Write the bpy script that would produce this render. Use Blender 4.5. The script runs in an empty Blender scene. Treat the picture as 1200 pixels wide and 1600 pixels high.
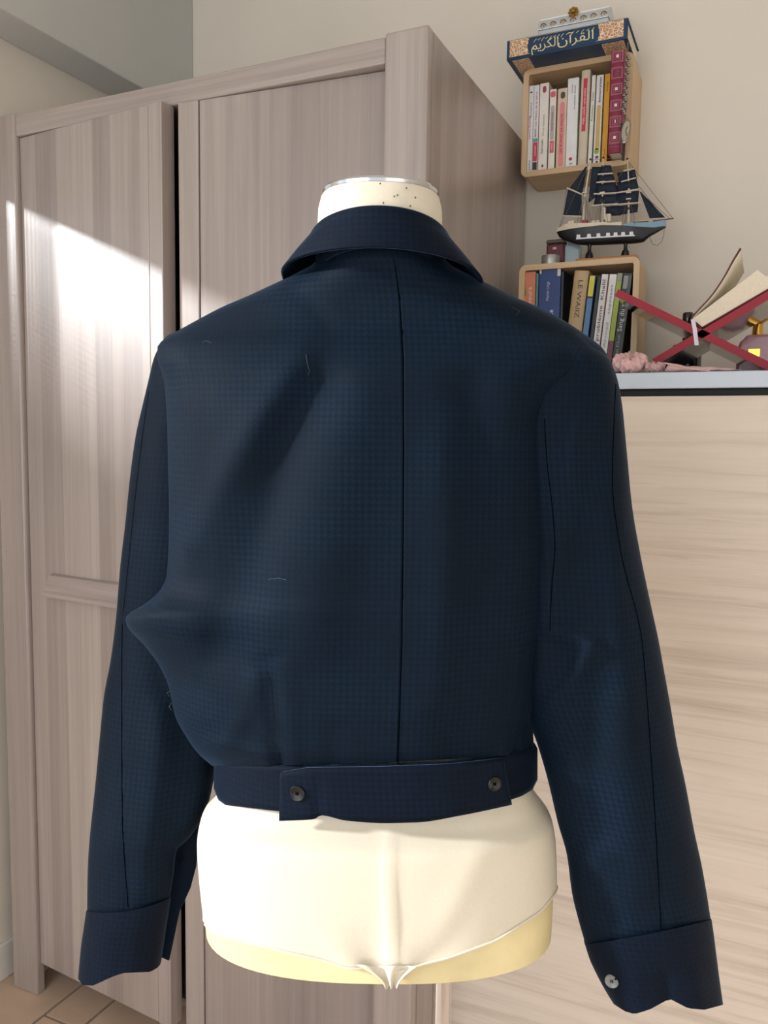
import bpy, bmesh, math, random
import numpy as np
from mathutils import Vector, Matrix

# ------------------------------------------------------------------ camera
scn = bpy.context.scene
F_PX, ZC = 1282.8, 1.35
YAW, PITCH, ROLL = math.radians(-24.882), math.radians(5.195), math.radians(-0.7767)


def cam_axes(yaw, pitch, roll):
    cy, sy, cp, sp = math.cos(yaw), math.sin(yaw), math.cos(pitch), math.sin(pitch)
    fwd = np.array([sy * cp, cy * cp, -sp]); right = np.array([cy, -sy, 0.0]); down = np.cross(fwd, right)
    cr, sr = math.cos(roll), math.sin(roll)
    return np.array([cr * right + sr * down, -sr * right + cr * down, fwd])


MW = cam_axes(YAW, PITCH, ROLL)
ML = cam_axes(0.0, PITCH, ROLL)
cd = bpy.data.cameras.new('camera'); cam = bpy.data.objects.new('camera', cd)
scn.collection.objects.link(cam)
cd.sensor_fit = 'VERTICAL'; cd.sensor_height = 24.0; cd.lens = 24.0 * F_PX / 1600.0
cd.clip_start = 0.05
r_, d_, f_ = MW
mat = Matrix(((r_[0], -d_[0], -f_[0], 0), (r_[1], -d_[1], -f_[1], 0), (r_[2], -d_[2], -f_[2], ZC), (0, 0, 0, 1)))
cam.matrix_world = mat
scn.camera = cam

# ------------------------------------------------------------------ world, sun, exposure
scn.view_settings.view_transform = 'Standard'
scn.view_settings.look = 'None'
scn.view_settings.gamma = 1.0
scn.view_settings.use_curve_mapping = False
scn.view_settings.exposure = 0.0
w = bpy.data.worlds.new('world'); scn.world = w; w.use_nodes = True
bg = w.node_tree.nodes['Background']
bg.inputs['Color'].default_value = (0.93, 0.96, 1.0, 1); bg.inputs['Strength'].default_value = 0.95
SUN_DIR = Vector((0.74, 0.60, -0.335))
sd = bpy.data.lights.new('sun', 'SUN'); sd.energy = 6.0; sd.angle = math.radians(4.0); sd.color = (0.97, 0.985, 1.0)
sun = bpy.data.objects.new('sun', sd); scn.collection.objects.link(sun)
sun.rotation_euler = SUN_DIR.to_track_quat('-Z', 'Y').to_euler(); sun.location = (-4, -2, 4)
# added soft fill behind the viewer to brighten the wall and cabinet
ad_ = bpy.data.lights.new('rear_fill', 'AREA'); ad_.shape = 'RECTANGLE'; ad_.size = 1.8; ad_.size_y = 2.3; ad_.energy = 28; ad_.color = (1.0, 0.99, 0.975)
al_ = bpy.data.objects.new('rear_fill', ad_); scn.collection.objects.link(al_)
al_.location = (-0.75, -1.55, 1.32); al_.rotation_euler = Vector((0.30, 1.0, 0.0)).to_track_quat('-Z', 'Y').to_euler()

COL = scn.collection
rnd = random.Random(7)


# ------------------------------------------------------------------ helpers
def at_y(px, py, Y):
    v = MW.T @ np.array([(px - 600) / F_PX, (py - 800) / F_PX, 1.0])
    return np.array([0, 0, ZC]) + v * (Y / v[1])


def at_z(px, py, Z):
    v = MW.T @ np.array([(px - 600) / F_PX, (py - 800) / F_PX, 1.0])
    return np.array([0, 0, ZC]) + v * ((Z - ZC) / v[2])


def lin(h):
    h = h.lstrip('#'); o = []
    for i in (0, 2, 4):
        c = int(h[i:i + 2], 16) / 255.0
        o.append(c / 12.92 if c <= 0.04045 else ((c + 0.055) / 1.055) ** 2.4)
    return (o[0], o[1], o[2], 1.0)


MATS = {}


def new_mat(name):
    m = bpy.data.materials.new(name); m.use_nodes = True
    nt = m.node_tree
    return m, nt, nt.nodes['Principled BSDF']


def plain(name, col, rough=0.5, metal=0.0, var=0.06, scale=40.0, bump=0.0, coat=0.0, trans=0.0, sheen=0.0, ior=1.45):
    """solid colour with a slight procedural mottling"""
    if name in MATS: return MATS[name]
    m, nt, b = new_mat(name)
    N, L = nt.nodes, nt.links
    c = lin(col)
    tc = N.new('ShaderNodeTexCoord'); nz = N.new('ShaderNodeTexNoise'); nz.inputs['Scale'].default_value = scale
    nz.inputs['Detail'].default_value = 4
    L.new(tc.outputs['Object'], nz.inputs['Vector'])
    rp = N.new('ShaderNodeValToRGB')
    rp.color_ramp.elements[0].position = 0.3; rp.color_ramp.elements[1].position = 0.7
    rp.color_ramp.elements[0].color = tuple(x * (1 - var) for x in c[:3]) + (1,)
    rp.color_ramp.elements[1].color = tuple(min(1, x * (1 + var)) for x in c[:3]) + (1,)
    L.new(nz.outputs['Fac'], rp.inputs['Fac']); L.new(rp.outputs['Color'], b.inputs['Base Color'])
    b.inputs['Roughness'].default_value = rough; b.inputs['Metallic'].default_value = metal
    b.inputs['Coat Weight'].default_value = coat; b.inputs['Transmission Weight'].default_value = trans
    b.inputs['Sheen Weight'].default_value = sheen; b.inputs['IOR'].default_value = ior
    if bump:
        bp = N.new('ShaderNodeBump'); bp.inputs['Strength'].default_value = bump; bp.inputs['Distance'].default_value = 0.002
        L.new(nz.outputs['Fac'], bp.inputs['Height']); L.new(bp.outputs['Normal'], b.inputs['Normal'])
    MATS[name] = m
    return m


def wood(name, stops, axis, fine=70.0, stretch=0.03, broad=9.0, rough=0.5, coat=0.0, coat_rough=0.2, distort=0.6, bump=0.12, wave=0.0, spec=0.5, lines=0.0, planks=0.0, pk=17.0):
    """wood grain running along `axis` ('x','y','z'); stops = dark, mid, light"""
    m, nt, b = new_mat(name)
    N, L = nt.nodes, nt.links
    tc = N.new('ShaderNodeTexCoord')

    def mp(sc, st):
        k = N.new('ShaderNodeMapping')
        v = [sc, sc, sc]; v['xyz'.index(axis)] = sc * st
        k.inputs['Scale'].default_value = v
        L.new(tc.outputs['Object'], k.inputs['Vector'])
        return k
    a = mp(fine, stretch); n1 = N.new('ShaderNodeTexNoise'); n1.inputs['Scale'].default_value = 1.0
    n1.inputs['Detail'].default_value = 6; n1.inputs['Roughness'].default_value = 0.65; n1.inputs['Distortion'].default_value = distort
    L.new(a.outputs[0], n1.inputs['Vector'])
    c = mp(broad, 0.05); n2 = N.new('ShaderNodeTexNoise'); n2.inputs['Scale'].default_value = 1.0; n2.inputs['Detail'].default_value = 3
    n2.inputs['Distortion'].default_value = 1.2
    L.new(c.outputs[0], n2.inputs['Vector'])
    mx = N.new('ShaderNodeMix'); mx.data_type = 'FLOAT'; mx.inputs[0].default_value = 0.5
    L.new(n1.outputs['Fac'], mx.inputs[2]); L.new(n2.outputs['Fac'], mx.inputs[3])
    fac = mx.outputs[0]
    if wave:
        kk = mp(broad * 0.7, 0.16); wv = N.new('ShaderNodeTexWave'); wv.wave_type = 'BANDS'
        wv.bands_direction = 'Z' if axis != 'z' else 'X'
        wv.inputs['Scale'].default_value = 1.6; wv.inputs['Distortion'].default_value = 9.0
        wv.inputs['Detail'].default_value = 2.5; wv.inputs['Detail Scale'].default_value = 0.9
        L.new(kk.outputs[0], wv.inputs['Vector'])
        m2 = N.new('ShaderNodeMix'); m2.data_type = 'FLOAT'; m2.inputs[0].default_value = wave
        L.new(fac, m2.inputs[2]); L.new(wv.outputs['Fac'], m2.inputs[3]); fac = m2.outputs[0]
    rp = N.new('ShaderNodeValToRGB'); e = rp.color_ramp.elements
    e[0].position = 0.3; e[0].color = lin(stops[0]); e[1].position = 0.7; e[1].color = lin(stops[2])
    md = e.new(0.5); md.color = lin(stops[1])
    if planks:
        sp = N.new('ShaderNodeSeparateXYZ'); L.new(tc.outputs['Object'], sp.inputs[0])
        ad = N.new('ShaderNodeMath'); ad.operation = 'ADD'; L.new(sp.outputs[0], ad.inputs[0]); L.new(sp.outputs[1], ad.inputs[1])
        vo = N.new('ShaderNodeTexVoronoi'); vo.voronoi_dimensions = '1D'; vo.inputs['Scale'].default_value = pk
        L.new(ad.outputs[0], vo.inputs['W'])
        sc = N.new('ShaderNodeSeparateColor'); L.new(vo.outputs['Color'], sc.inputs[0])
        m3 = N.new('ShaderNodeMix'); m3.data_type = 'FLOAT'; m3.inputs[0].default_value = planks
        L.new(fac, m3.inputs[2]); L.new(sc.outputs[0], m3.inputs[3]); fac = m3.outputs[0]
    L.new(fac, rp.inputs['Fac'])
    colout = rp.outputs['Color']
    if lines:
        kl = mp(fine * 0.42, stretch * 0.8); n3 = N.new('ShaderNodeTexNoise'); n3.inputs['Scale'].default_value = 1.0
        n3.inputs['Detail'].default_value = 4; n3.inputs['Distortion'].default_value = 1.6
        L.new(kl.outputs[0], n3.inputs['Vector'])
        r3 = N.new('ShaderNodeValToRGB'); e3 = r3.color_ramp.elements
        e3[0].position = 0.56; e3[0].color = (0, 0, 0, 1); e3[1].position = 0.70; e3[1].color = (1, 1, 1, 1)
        L.new(n3.outputs['Fac'], r3.inputs['Fac'])
        ml = N.new('ShaderNodeMath'); ml.operation = 'MULTIPLY'; ml.inputs[1].default_value = lines; L.new(r3.outputs['Color'], ml.inputs[0])
        mc = N.new('ShaderNodeMix'); mc.data_type = 'RGBA'; mc.inputs['B'].default_value = lin(stops[0])
        L.new(ml.outputs[0], mc.inputs['Factor']); L.new(colout, mc.inputs['A']); colout = mc.outputs['Result']
    L.new(colout, b.inputs['Base Color'])
    b.inputs['Roughness'].default_value = rough; b.inputs['Coat Weight'].default_value = coat
    b.inputs['Coat Roughness'].default_value = coat_rough; b.inputs['Specular IOR Level'].default_value = spec
    bp = N.new('ShaderNodeBump'); bp.inputs['Strength'].default_value = bump; bp.inputs['Distance'].default_value = 0.001
    L.new(n1.outputs['Fac'], bp.inputs['Height']); L.new(bp.outputs['Normal'], b.inputs['Normal'])
    MATS[name] = m
    return m


def houndstooth(name, ca, cb, period=0.0062):
    """navy wool woven in a tone-on-tone houndstooth; UVs are in metres"""
    m, nt, b = new_mat(name)
    N, L = nt.nodes, nt.links
    uv = N.new('ShaderNodeUVMap'); sp = N.new('ShaderNodeSeparateXYZ'); L.new(uv.outputs[0], sp.inputs[0])

    def mth(op, x, y=None):
        n = N.new('ShaderNodeMath'); n.operation = op
        for i, v in enumerate((x, y)):
            if v is None: continue
            if isinstance(v, (int, float)): n.inputs[i].default_value = v
            else: L.new(v, n.inputs[i])
        return n.outputs[0]
    i = mth('FLOOR', mth('MULTIPLY', sp.outputs[0], 8.0 / period))
    j = mth('FLOOR', mth('MULTIPLY', sp.outputs[1], 8.0 / period))
    tw = mth('LESS_THAN', mth('FLOORED_MODULO', mth('ADD', i, j), 4.0), 1.5)
    wa = mth('LESS_THAN', mth('FLOORED_MODULO', i, 8.0), 3.5)
    we = mth('LESS_THAN', mth('FLOORED_MODULO', j, 8.0), 3.5)
    pat = mth('ADD', mth('MULTIPLY', tw, wa), mth('MULTIPLY', mth('SUBTRACT', 1.0, tw), we))
    tc = N.new('ShaderNodeTexCoord')
    nz = N.new('ShaderNodeTexNoise'); nz.inputs['Scale'].default_value = 900; nz.inputs['Detail'].default_value = 3
    L.new(tc.outputs['Object'], nz.inputs['Vector'])
    nb = N.new('ShaderNodeTexNoise'); nb.inputs['Scale'].default_value = 14; nb.inputs['Detail'].default_value = 2
    L.new(tc.outputs['Object'], nb.inputs['Vector'])
    mr = N.new('ShaderNodeMapRange'); mr.inputs[1].default_value = 0.35; mr.inputs[2].default_value = 0.65
    mr.inputs[3].default_value = 0.35; mr.inputs[4].default_value = 1.0
    L.new(nb.outputs['Fac'], mr.inputs[0])
    pf = mth('MULTIPLY', pat, mr.outputs[0])
    mx = N.new('ShaderNodeMix'); mx.data_type = 'RGBA'
    mx.inputs['A'].default_value = lin(ca); mx.inputs['B'].default_value = lin(cb)
    L.new(pf, mx.inputs['Factor'])
    m2 = N.new('ShaderNodeMix'); m2.data_type = 'RGBA'; m2.blend_type = 'MULTIPLY'; m2.inputs['Factor'].default_value = 0.5
    L.new(mx.outputs['Result'], m2.inputs['A'])
    rp = N.new('ShaderNodeValToRGB'); rp.color_ramp.elements[0].position = 0.3; rp.color_ramp.elements[1].position = 0.7
    rp.color_ramp.elements[0].color = (0.55, 0.55, 0.55, 1); rp.color_ramp.elements[1].color = (1, 1, 1, 1)
    L.new(nz.outputs['Fac'], rp.inputs['Fac']); L.new(rp.outputs['Color'], m2.inputs['B'])
    L.new(m2.outputs['Result'], b.inputs['Base Color'])
    b.inputs['Roughness'].default_value = 0.72
    b.inputs['Specular IOR Level'].default_value = 0.10
    b.inputs['Sheen Weight'].default_value = 0.15; b.inputs['Sheen Roughness'].default_value = 0.25
    b.inputs['Sheen Tint'].default_value = (0.35, 0.6, 1.0, 1)
    ad = mth('ADD', mth('MULTIPLY', pat, 0.5), mth('MULTIPLY', nz.outputs['Fac'], 0.8))
    bp = N.new('ShaderNodeBump'); bp.inputs['Strength'].default_value = 0.35; bp.inputs['Distance'].default_value = 0.0006
    L.new(ad, bp.inputs['Height']); L.new(bp.outputs['Normal'], b.inputs['Normal'])
    MATS[name] = m
    return m


class MB:
    """collects shapes; build() links them as one mesh object"""
    def __init__(s): s.v, s.f, s.uv = [], [], None

    def add(s, vs, fs):
        o = len(s.v); s.v += [tuple(map(float, p)) for p in vs]; s.f += [tuple(i + o for i in q) for q in fs]
        return s

    def box(s, x0, x1, y0, y1, z0, z1):
        vs = [(x, y, z) for z in (z0, z1) for y in (y0, y1) for x in (x0, x1)]
        return s.add(vs, [(0, 2, 3, 1), (4, 5, 7, 6), (0, 1, 5, 4), (2, 6, 7, 3), (0, 4, 6, 2), (1, 3, 7, 5)])

    def prism(s, poly, y0, y1):
        """polygon in XZ (counter-clockwise seen from -y), extruded along y"""
        n = len(poly)
        vs = [(x, y0, z) for x, z in poly] + [(x, y1, z) for x, z in poly]
        fs = [tuple(range(n)), tuple(range(2 * n - 1, n - 1, -1))]
        fs += [(i, i + n, (i + 1) % n + n, (i + 1) % n) for i in range(n)]
        return s.add(vs, fs)

    def prism_z(s, poly, z0, z1):
        n = len(poly)
        vs = [(x, y, z0) for x, y in poly] + [(x, y, z1) for x, y in poly]
        fs = [tuple(range(n - 1, -1, -1)), tuple(range(n, 2 * n))]
        fs += [(i, (i + 1) % n, (i + 1) % n + n, i + n) for i in range(n)]
        return s.add(vs, fs)

    def tube(s, pts, r, n=8, closed=False, cap=True):
        P = [Vector(p) for p in pts]; k = len(P)
        rs = r if isinstance(r, (list, tuple)) else [r] * k
        vs, fs = [], []
        up = Vector((0.13, 0.31, 0.94))
        for i, p in enumerate(P):
            t = (P[(i + 1) % k] - P[i - 1]) if closed else (P[min(i + 1, k - 1)] - P[max(i - 1, 0)])
            t.normalize()
            a = t.cross(up)
            if a.length < 1e-3: a = t.cross(Vector((1, 0, 0)))
            a.normalize(); b = t.cross(a)
            for j in range(n):
                th = 2 * math.pi * j / n
                vs.append(p + (a * math.cos(th) + b * math.sin(th)) * rs[i])
        m = k if closed else k - 1
        for i in range(m):
            for j in range(n):
                i2 = (i + 1) % k
                fs.append((i * n + j, i * n + (j + 1) % n, i2 * n + (j + 1) % n, i2 * n + j))
        if cap and not closed:
            fs.append(tuple(range(n - 1, -1, -1))); fs.append(tuple(range((k - 1) * n, k * n)))
        return s.add(vs, fs)

    def lathe(s, prof, n=24, c=(0, 0, 0), sx=1.0, sy=1.0):
        """profile of (r, z), revolved about z"""
        vs, fs = [], []
        k = len(prof)
        for r, z in prof:
            for j in range(n):
                th = 2 * math.pi * j / n
                vs.append((c[0] + r * sx * math.cos(th), c[1] + r * sy * math.sin(th), c[2] + z))
        for i in range(k - 1):
            for j in range(n):
                fs.append((i * n + j, i * n + (j + 1) % n, (i + 1) * n + (j + 1) % n, (i + 1) * n + j))
        fs.append(tuple(range(n - 1, -1, -1))); fs.append(tuple(range((k - 1) * n, k * n)))
        return s.add(vs, fs)

    def grid(s, G, closed_u=False, flip=False):
        """G[row][col] of points"""
        R, Cn = len(G), len(G[0])
        vs = [p for row in G for p in row]; fs = []
        for i in range(R - 1):
            for j in range(Cn if closed_u else Cn - 1):
                q = (i * Cn + j, i * Cn + (j + 1) % Cn, (i + 1) * Cn + (j + 1) % Cn, (i + 1) * Cn + j)
                fs.append(q[::-1] if flip else q)
        return s.add(vs, fs)

    def xf(s, M):
        s.v = [tuple(M @ Vector(p)) for p in s.v]; return s

    def build(s, name, mat, parent=None, smooth=False, bevel=0.0, seg=2, solid=0.0, sub=0, angle=35, sol_off=-1):
        me = bpy.data.meshes.new(name); me.from_pydata(s.v, [], s.f); me.update()
        if s.uv is not None:
            ul = me.uv_layers.new(name='UVMap')
            vi = np.zeros(len(me.loops), dtype=np.int32); me.loops.foreach_get('vertex_index', vi)
            ul.data.foreach_set('uv', np.asarray(s.uv, dtype=np.float32)[vi].ravel())
        if mat: me.materials.append(mat)
        o = bpy.data.objects.new(name, me); COL.objects.link(o)
        if parent: o.parent = parent
        if smooth:
            me.polygons.foreach_set('use_smooth', [True] * len(me.polygons))
            if angle < 180: me.set_sharp_from_angle(angle=math.radians(angle))
        if solid:
            md = o.modifiers.new('solid', 'SOLIDIFY'); md.thickness = solid; md.offset = sol_off
        if sub:
            md = o.modifiers.new('sub', 'SUBSURF'); md.levels = sub; md.render_levels = sub
        if bevel:
            md = o.modifiers.new('bevel', 'BEVEL'); md.width = bevel; md.segments = seg; md.limit_method = 'ANGLE'
            md.angle_limit = math.radians(40)
        return o


def tag(o, label=None, cat=None, group=None, kind=None):
    if label: o['label'] = label
    if cat: o['category'] = cat
    if group: o['group'] = group
    if kind: o['kind'] = kind
    return o


def empty(name, loc=(0, 0, 0), rz=0.0):
    o = bpy.data.objects.new(name, None); COL.objects.link(o)
    o.location = loc; o.rotation_euler = (0, 0, rz); o.empty_display_size = 0.05
    return o


def pchip(xs, ys, x):
    """monotone cubic interpolation"""
    xs, ys = np.asarray(xs, float), np.asarray(ys, float)
    h = np.diff(xs); dl = np.diff(ys) / h; m = np.zeros(len(xs))
    m[0], m[-1] = dl[0], dl[-1]
    for i in range(1, len(xs) - 1):
        if dl[i - 1] * dl[i] > 0:
            w1, w2 = 2 * h[i] + h[i - 1], h[i] + 2 * h[i - 1]
            m[i] = (w1 + w2) / (w1 / dl[i - 1] + w2 / dl[i])
    x = np.clip(np.asarray(x, float), xs[0], xs[-1])
    k = np.clip(np.searchsorted(xs, x) - 1, 0, len(h) - 1)
    t = (x - xs[k]) / h[k]
    return ((2 * t**3 - 3 * t**2 + 1) * ys[k] + (t**3 - 2 * t**2 + t) * h[k] * m[k]
            + (-2 * t**3 + 3 * t**2) * ys[k + 1] + (t**3 - t**2) * h[k] * m[k + 1])


def text_part(body, size, mat, parent, M, name='spine_text', ext=0.0002, width=None):
    """flat printed lettering as a thin mesh; text starts along +x, up is +y, before M"""
    cu = bpy.data.curves.new('lettering', 'FONT'); cu.body = body; cu.size = size; cu.extrude = ext
    cu.align_x = 'CENTER'; cu.align_y = 'CENTER'; cu.resolution_u = 2
    t = bpy.data.objects.new('lettering', cu); COL.objects.link(t)
    bpy.context.view_layer.update()
    me = bpy.data.meshes.new_from_object(t.evaluated_get(bpy.context.evaluated_depsgraph_get()))
    bpy.data.objects.remove(t); bpy.data.curves.remove(cu)
    if width and len(me.vertices):
        xs = [v.co.x for v in me.vertices]; k = width / max(1e-6, max(xs) - min(xs))
        me.transform(Matrix.Diagonal((k, 1, 1, 1)))
    me.transform(M); me.materials.clear(); me.materials.append(mat); me.name = name
    o = bpy.data.objects.new(name, me); COL.objects.link(o); o.parent = parent
    return o


def spine_matrix(x, z, y=-0.0006, down=False, flat=False):
    """text on a spine in local XZ facing -y. flat: horizontal; down: reads top to bottom; else bottom to top"""
    R = Matrix.Rotation(math.pi / 2, 4, 'X')
    if not flat:
        R = Matrix.Rotation(math.pi / 2 if down else -math.pi / 2, 4, 'Y') @ R
    return Matrix.Translation((x, y, z)) @ R


# ------------------------------------------------------------------ materials
m_wall = plain('wall_paint', '#e1dacf', 0.85, var=0.02, scale=6, bump=0.05)
m_wall_l = plain('wall_paint_grey', '#c6c8c6', 0.85, var=0.02, scale=6, bump=0.05)
m_ceil = plain('ceiling_paint', '#e6e3dc', 0.9, var=0.01)
m_tile = plain('floor_tile', '#c4ab97', 0.45, var=0.10, scale=9, bump=0.05)
m_grout = plain('grout', '#8d8378', 0.9, var=0.1)
m_base = plain('baseboard_white', '#d8d6d0', 0.5, var=0.02)
G3 = ('#867b77', '#9b8f8a', '#aea39d')
m_wv = wood('grey_oak_vertical', G3, 'z', fine=95, stretch=0.012, broad=16, rough=0.40, coat=1.0, coat_rough=0.29, bump=0.08, planks=0.24)
m_wh = wood('grey_oak_horizontal', G3, 'x', fine=95, stretch=0.02, broad=14, rough=0.42, coat=0.4, coat_rough=0.33, bump=0.10)
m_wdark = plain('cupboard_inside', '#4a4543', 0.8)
m_oak = wood('pale_oak', ('#b5a799', '#d8ccbf', '#e0d5ca'), 'x', fine=90, stretch=0.04, broad=6, rough=0.5, wave=0.06, bump=0.05, lines=0.30)
m_birch = wood('birch_ply', ('#bb9a76', '#cdb08b', '#d8be9c'), 'x', fine=120, stretch=0.05, broad=14, rough=0.55, bump=0.05)
m_birchz = wood('birch_ply_upright', ('#bb9a76', '#cdb08b', '#d8be9c'), 'z', fine=120, stretch=0.05, broad=14, rough=0.55, bump=0.05)
m_slab = plain('white_laminate_window_tint', '#c2cfde', 0.3, var=0.02, scale=60)  # near-white top with the window's bluish reflection put into its colour
m_black = plain('black_gap', '#101214', 0.6)
m_wool = houndstooth('navy_houndstooth_wool', '#04111d', '#071a2d')
m_wool_d = houndstooth('navy_houndstooth_wool_trim', '#040e1b', '#071629')
m_seam = plain('navy_seam_thread', '#02050a', 0.9, ior=1.0)
m_chrome = plain('chrome', '#d7dade', 0.12, metal=1.0, var=0.01)
m_horn = plain('black_horn_button', '#07090a', 0.28, var=0.3, scale=120)
m_greyb = plain('smoky_grey_button', '#6f7271', 0.25, var=0.15, scale=200, coat=0.4)
m_jersey = plain('ivory_jersey', '#c9c1af', 0.6, var=0.02, scale=300, bump=0.05, sheen=0.2)
m_form = plain('aged_foam_cream', '#d2c497', 0.5, var=0.12, scale=18)
m_ink = plain('ink_black', '#23252a', 0.6)

# ------------------------------------------------------------------ room
WY = 1.985
def struct(o, label, cat=None):
    return tag(o, label, cat, kind='structure')
fl = MB().box(-1.95, 1.9, -1.7, WY + 0.05, -0.06, -0.004).build('floor', m_grout)
struct(fl, 'beige tiled floor with grey grout lines', 'floor')
tile_mesh = {}
def tile(x0, x1, y0, y1):
    g = 0.004
    w_, d_ = round(x1 - x0, 4), round(y1 - y0, 4)
    if (w_, d_) not in tile_mesh:
        t = MB().box(g, w_ - g, g, d_ - g, -0.004, 0.0)
        o = t.build('tile', m_tile, fl, bevel=0.0015, seg=1); tile_mesh[(w_, d_)] = o.data
    else:
        o = bpy.data.objects.new('tile', tile_mesh[(w_, d_)]); COL.objects.link(o); o.parent = fl
    o.location = (x0, y0, 0)
xc = -1.79
k = 0
while xc < 1.6:
    wd = 0.33 if k % 2 == 0 else 0.11
    off = 1.304 if k % 2 else 1.18
    yy = off - 0.33 * 8
    while yy < WY - 0.05:
        tile(xc, xc + wd, yy, min(yy + 0.33, WY)); yy += 0.33
    xc += wd; k += 1
struct(MB().box(-1.80, 1.9, WY, WY + 0.08, 0, 2.62).build('wall_back', m_wall), 'plain cream painted wall behind the wardrobe and shelves', 'wall')
struct(MB().box(-1.95, 1.9, -1.7, WY + 0.08, 2.62, 2.68).build('ceiling', m_ceil), 'white painted ceiling', 'ceiling')
XL = -1.658
struct(MB().box(1.15, 1.2, -1.7, WY, 0, 2.62).build('wall_right', m_wall), 'plain cream side wall to the right of the cabinet', 'wall')
wl = MB()
OA = (0.50, 1.262, 1.10, 1.928)       # near window  (y0,y1,z0,z1)
OB = (-1.55, -0.18, 0.05, 2.245)       # large window
wl.box(XL - 0.04, XL, OA[1], WY, 0, 2.62)
wl.box(XL - 0.04, XL, OA[0], OA[1], 0, OA[2]); wl.box(XL - 0.04, XL, OA[0], OA[1], OA[3], 2.62)
wl.box(XL - 0.04, XL, OB[1], OA[0], 0, 2.62)
wl.box(XL - 0.04, XL, OB[0], OB[1], 0, OB[2]); wl.box(XL - 0.04, XL, OB[0], OB[1], OB[3], 2.62)
wl.box(XL - 0.04, XL, -1.7, OB[0], 0, 2.62)
struct(wl.build('wall_left', m_wall), 'cream side wall left of the wardrobe with window openings', 'wall')
XB = at_y(301.5, 60, WY)[0]
bk = MB().box(XL, XB, -1.7, WY, 2.258, 2.62).build('trim_1', m_wall_l, bevel=0.004)
struct(bk, 'pale grey boxed-in bulkhead along the top of the left wall', 'bulkhead')
def window(name, op, label):  # plain casing round an opening
    y0, y1, z0, z1 = op
    b = MB(); t = 0.03
    x0, x1 = XL - 0.036, XL - 0.004
    b.box(x0, x1, y0, y0 + t, z0, z1); b.box(x0, x1, y1 - t * 0.3, y1, z0, z1)
    b.box(x0, x1, y0 + t, y1 - t * 0.3, z0, z0 + t); b.box(x0, x1, y0 + t, y1 - t * 0.3, z1 - 0.008, z1)
    return struct(b.build(name, m_base), label, 'window')
wn1 = window('window_1', OA, 'white framed open window beside the wardrobe')
sl_z = OA[3] - 0.05
while sl_z > OA[2] + 0.03:      # unseen slats, added so the sun patch on the door fades downwards
    cv = min(1.0, max(0.0, OA[3] - 0.14 - sl_z) / 0.36)
    hh = 0.0012 + 0.0128 * cv
    MB().box(XL - 0.030, XL - 0.029, OA[0] + 0.03, OA[1] - 0.009, sl_z - hh / 2, sl_z + hh / 2).build('slat', m_base, wn1)
    sl_z -= 0.0145
for i in range(11):               # added upright strips, dimming the left end of the sun patch
    ys_ = 1.125 + i * 0.0125
    MB().box(XL - 0.026, XL - 0.025, ys_, ys_ + 0.0075, OA[2] + 0.03, OA[3] - 0.008).build('slat', m_base, wn1)
window('window_2', OB, 'large white framed open window left of the dress form')
struct(MB().box(XL, XL + 0.012, OA[1], WY, 0, 0.09).build('baseboard_left', m_base, bevel=0.003), 'low white skirting at the foot of the left wall', 'baseboard')
struct(MB().box(-1.64, 1.9, WY - 0.012, WY, 0, 0.09).build('baseboard_back', m_base, bevel=0.003), 'low white skirting at the foot of the back wall', 'baseboard')

# ------------------------------------------------------------------ wardrobe
WX0, WX1, WF, WB, WH = -1.605, -0.552, 1.343, 1.963, 2.040
wr = empty('wardrobe', ((WX0 + WX1) / 2, (WF + WB) / 2, 0))
tag(wr, 'tall grey oak two-door wardrobe with its doors slightly ajar', 'wardrobe')
wo = Vector(wr.location)
def wbox(name, mat_, x0, x1, y0, y1, z0, z1, bevel=0.003, parent=wr):
    return MB().box(x0 - wo.x, x1 - wo.x, y0 - wo.y, y1 - wo.y, z0, z1).build(name, mat_, parent, bevel=bevel)
wbox('post', m_wv, WX0, WX0 + 0.080, WF, WF + 0.026, 0, WH + 0.004, 0.005)
wbox('post', m_wv, WX1 - 0.082, WX1, WF, WF + 0.026, 0, WH + 0.005, 0.005)
wbox('side_panel', m_wv, WX0 + 0.004, WX0 + 0.024, WF + 0.026, WB, 0, WH)
wbox('side_panel', m_wv, WX1 - 0.024, WX1 - 0.001, WF + 0.026, WB, 0, WH + 0.004)
wbox('top_rail', m_wh, WX0 + 0.080, WX1 - 0.082, WF + 0.003, WF + 0.045, 1.9955, WH)
wbox('top_board', m_wh, WX0 + 0.024, WX1 - 0.024, WF + 0.045, WB, 2.0, 2.02)
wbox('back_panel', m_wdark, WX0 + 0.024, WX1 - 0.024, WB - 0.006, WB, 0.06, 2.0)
wbox('bottom_board', m_wh, WX0 + 0.024, WX1 - 0.024, WF + 0.05, WB - 0.006, 0.07, 0.09)
wbox('divider', m_wv, -1.09, -1.072, WF + 0.09, WB - 0.006, 0.09, 2.0)
for z in (1.55, 1.66, 1.80):
    wbox('shelf', m_wh, -1.072, WX1 - 0.024, WF + 0.06, WB - 0.006, z, z + 0.018)
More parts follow.
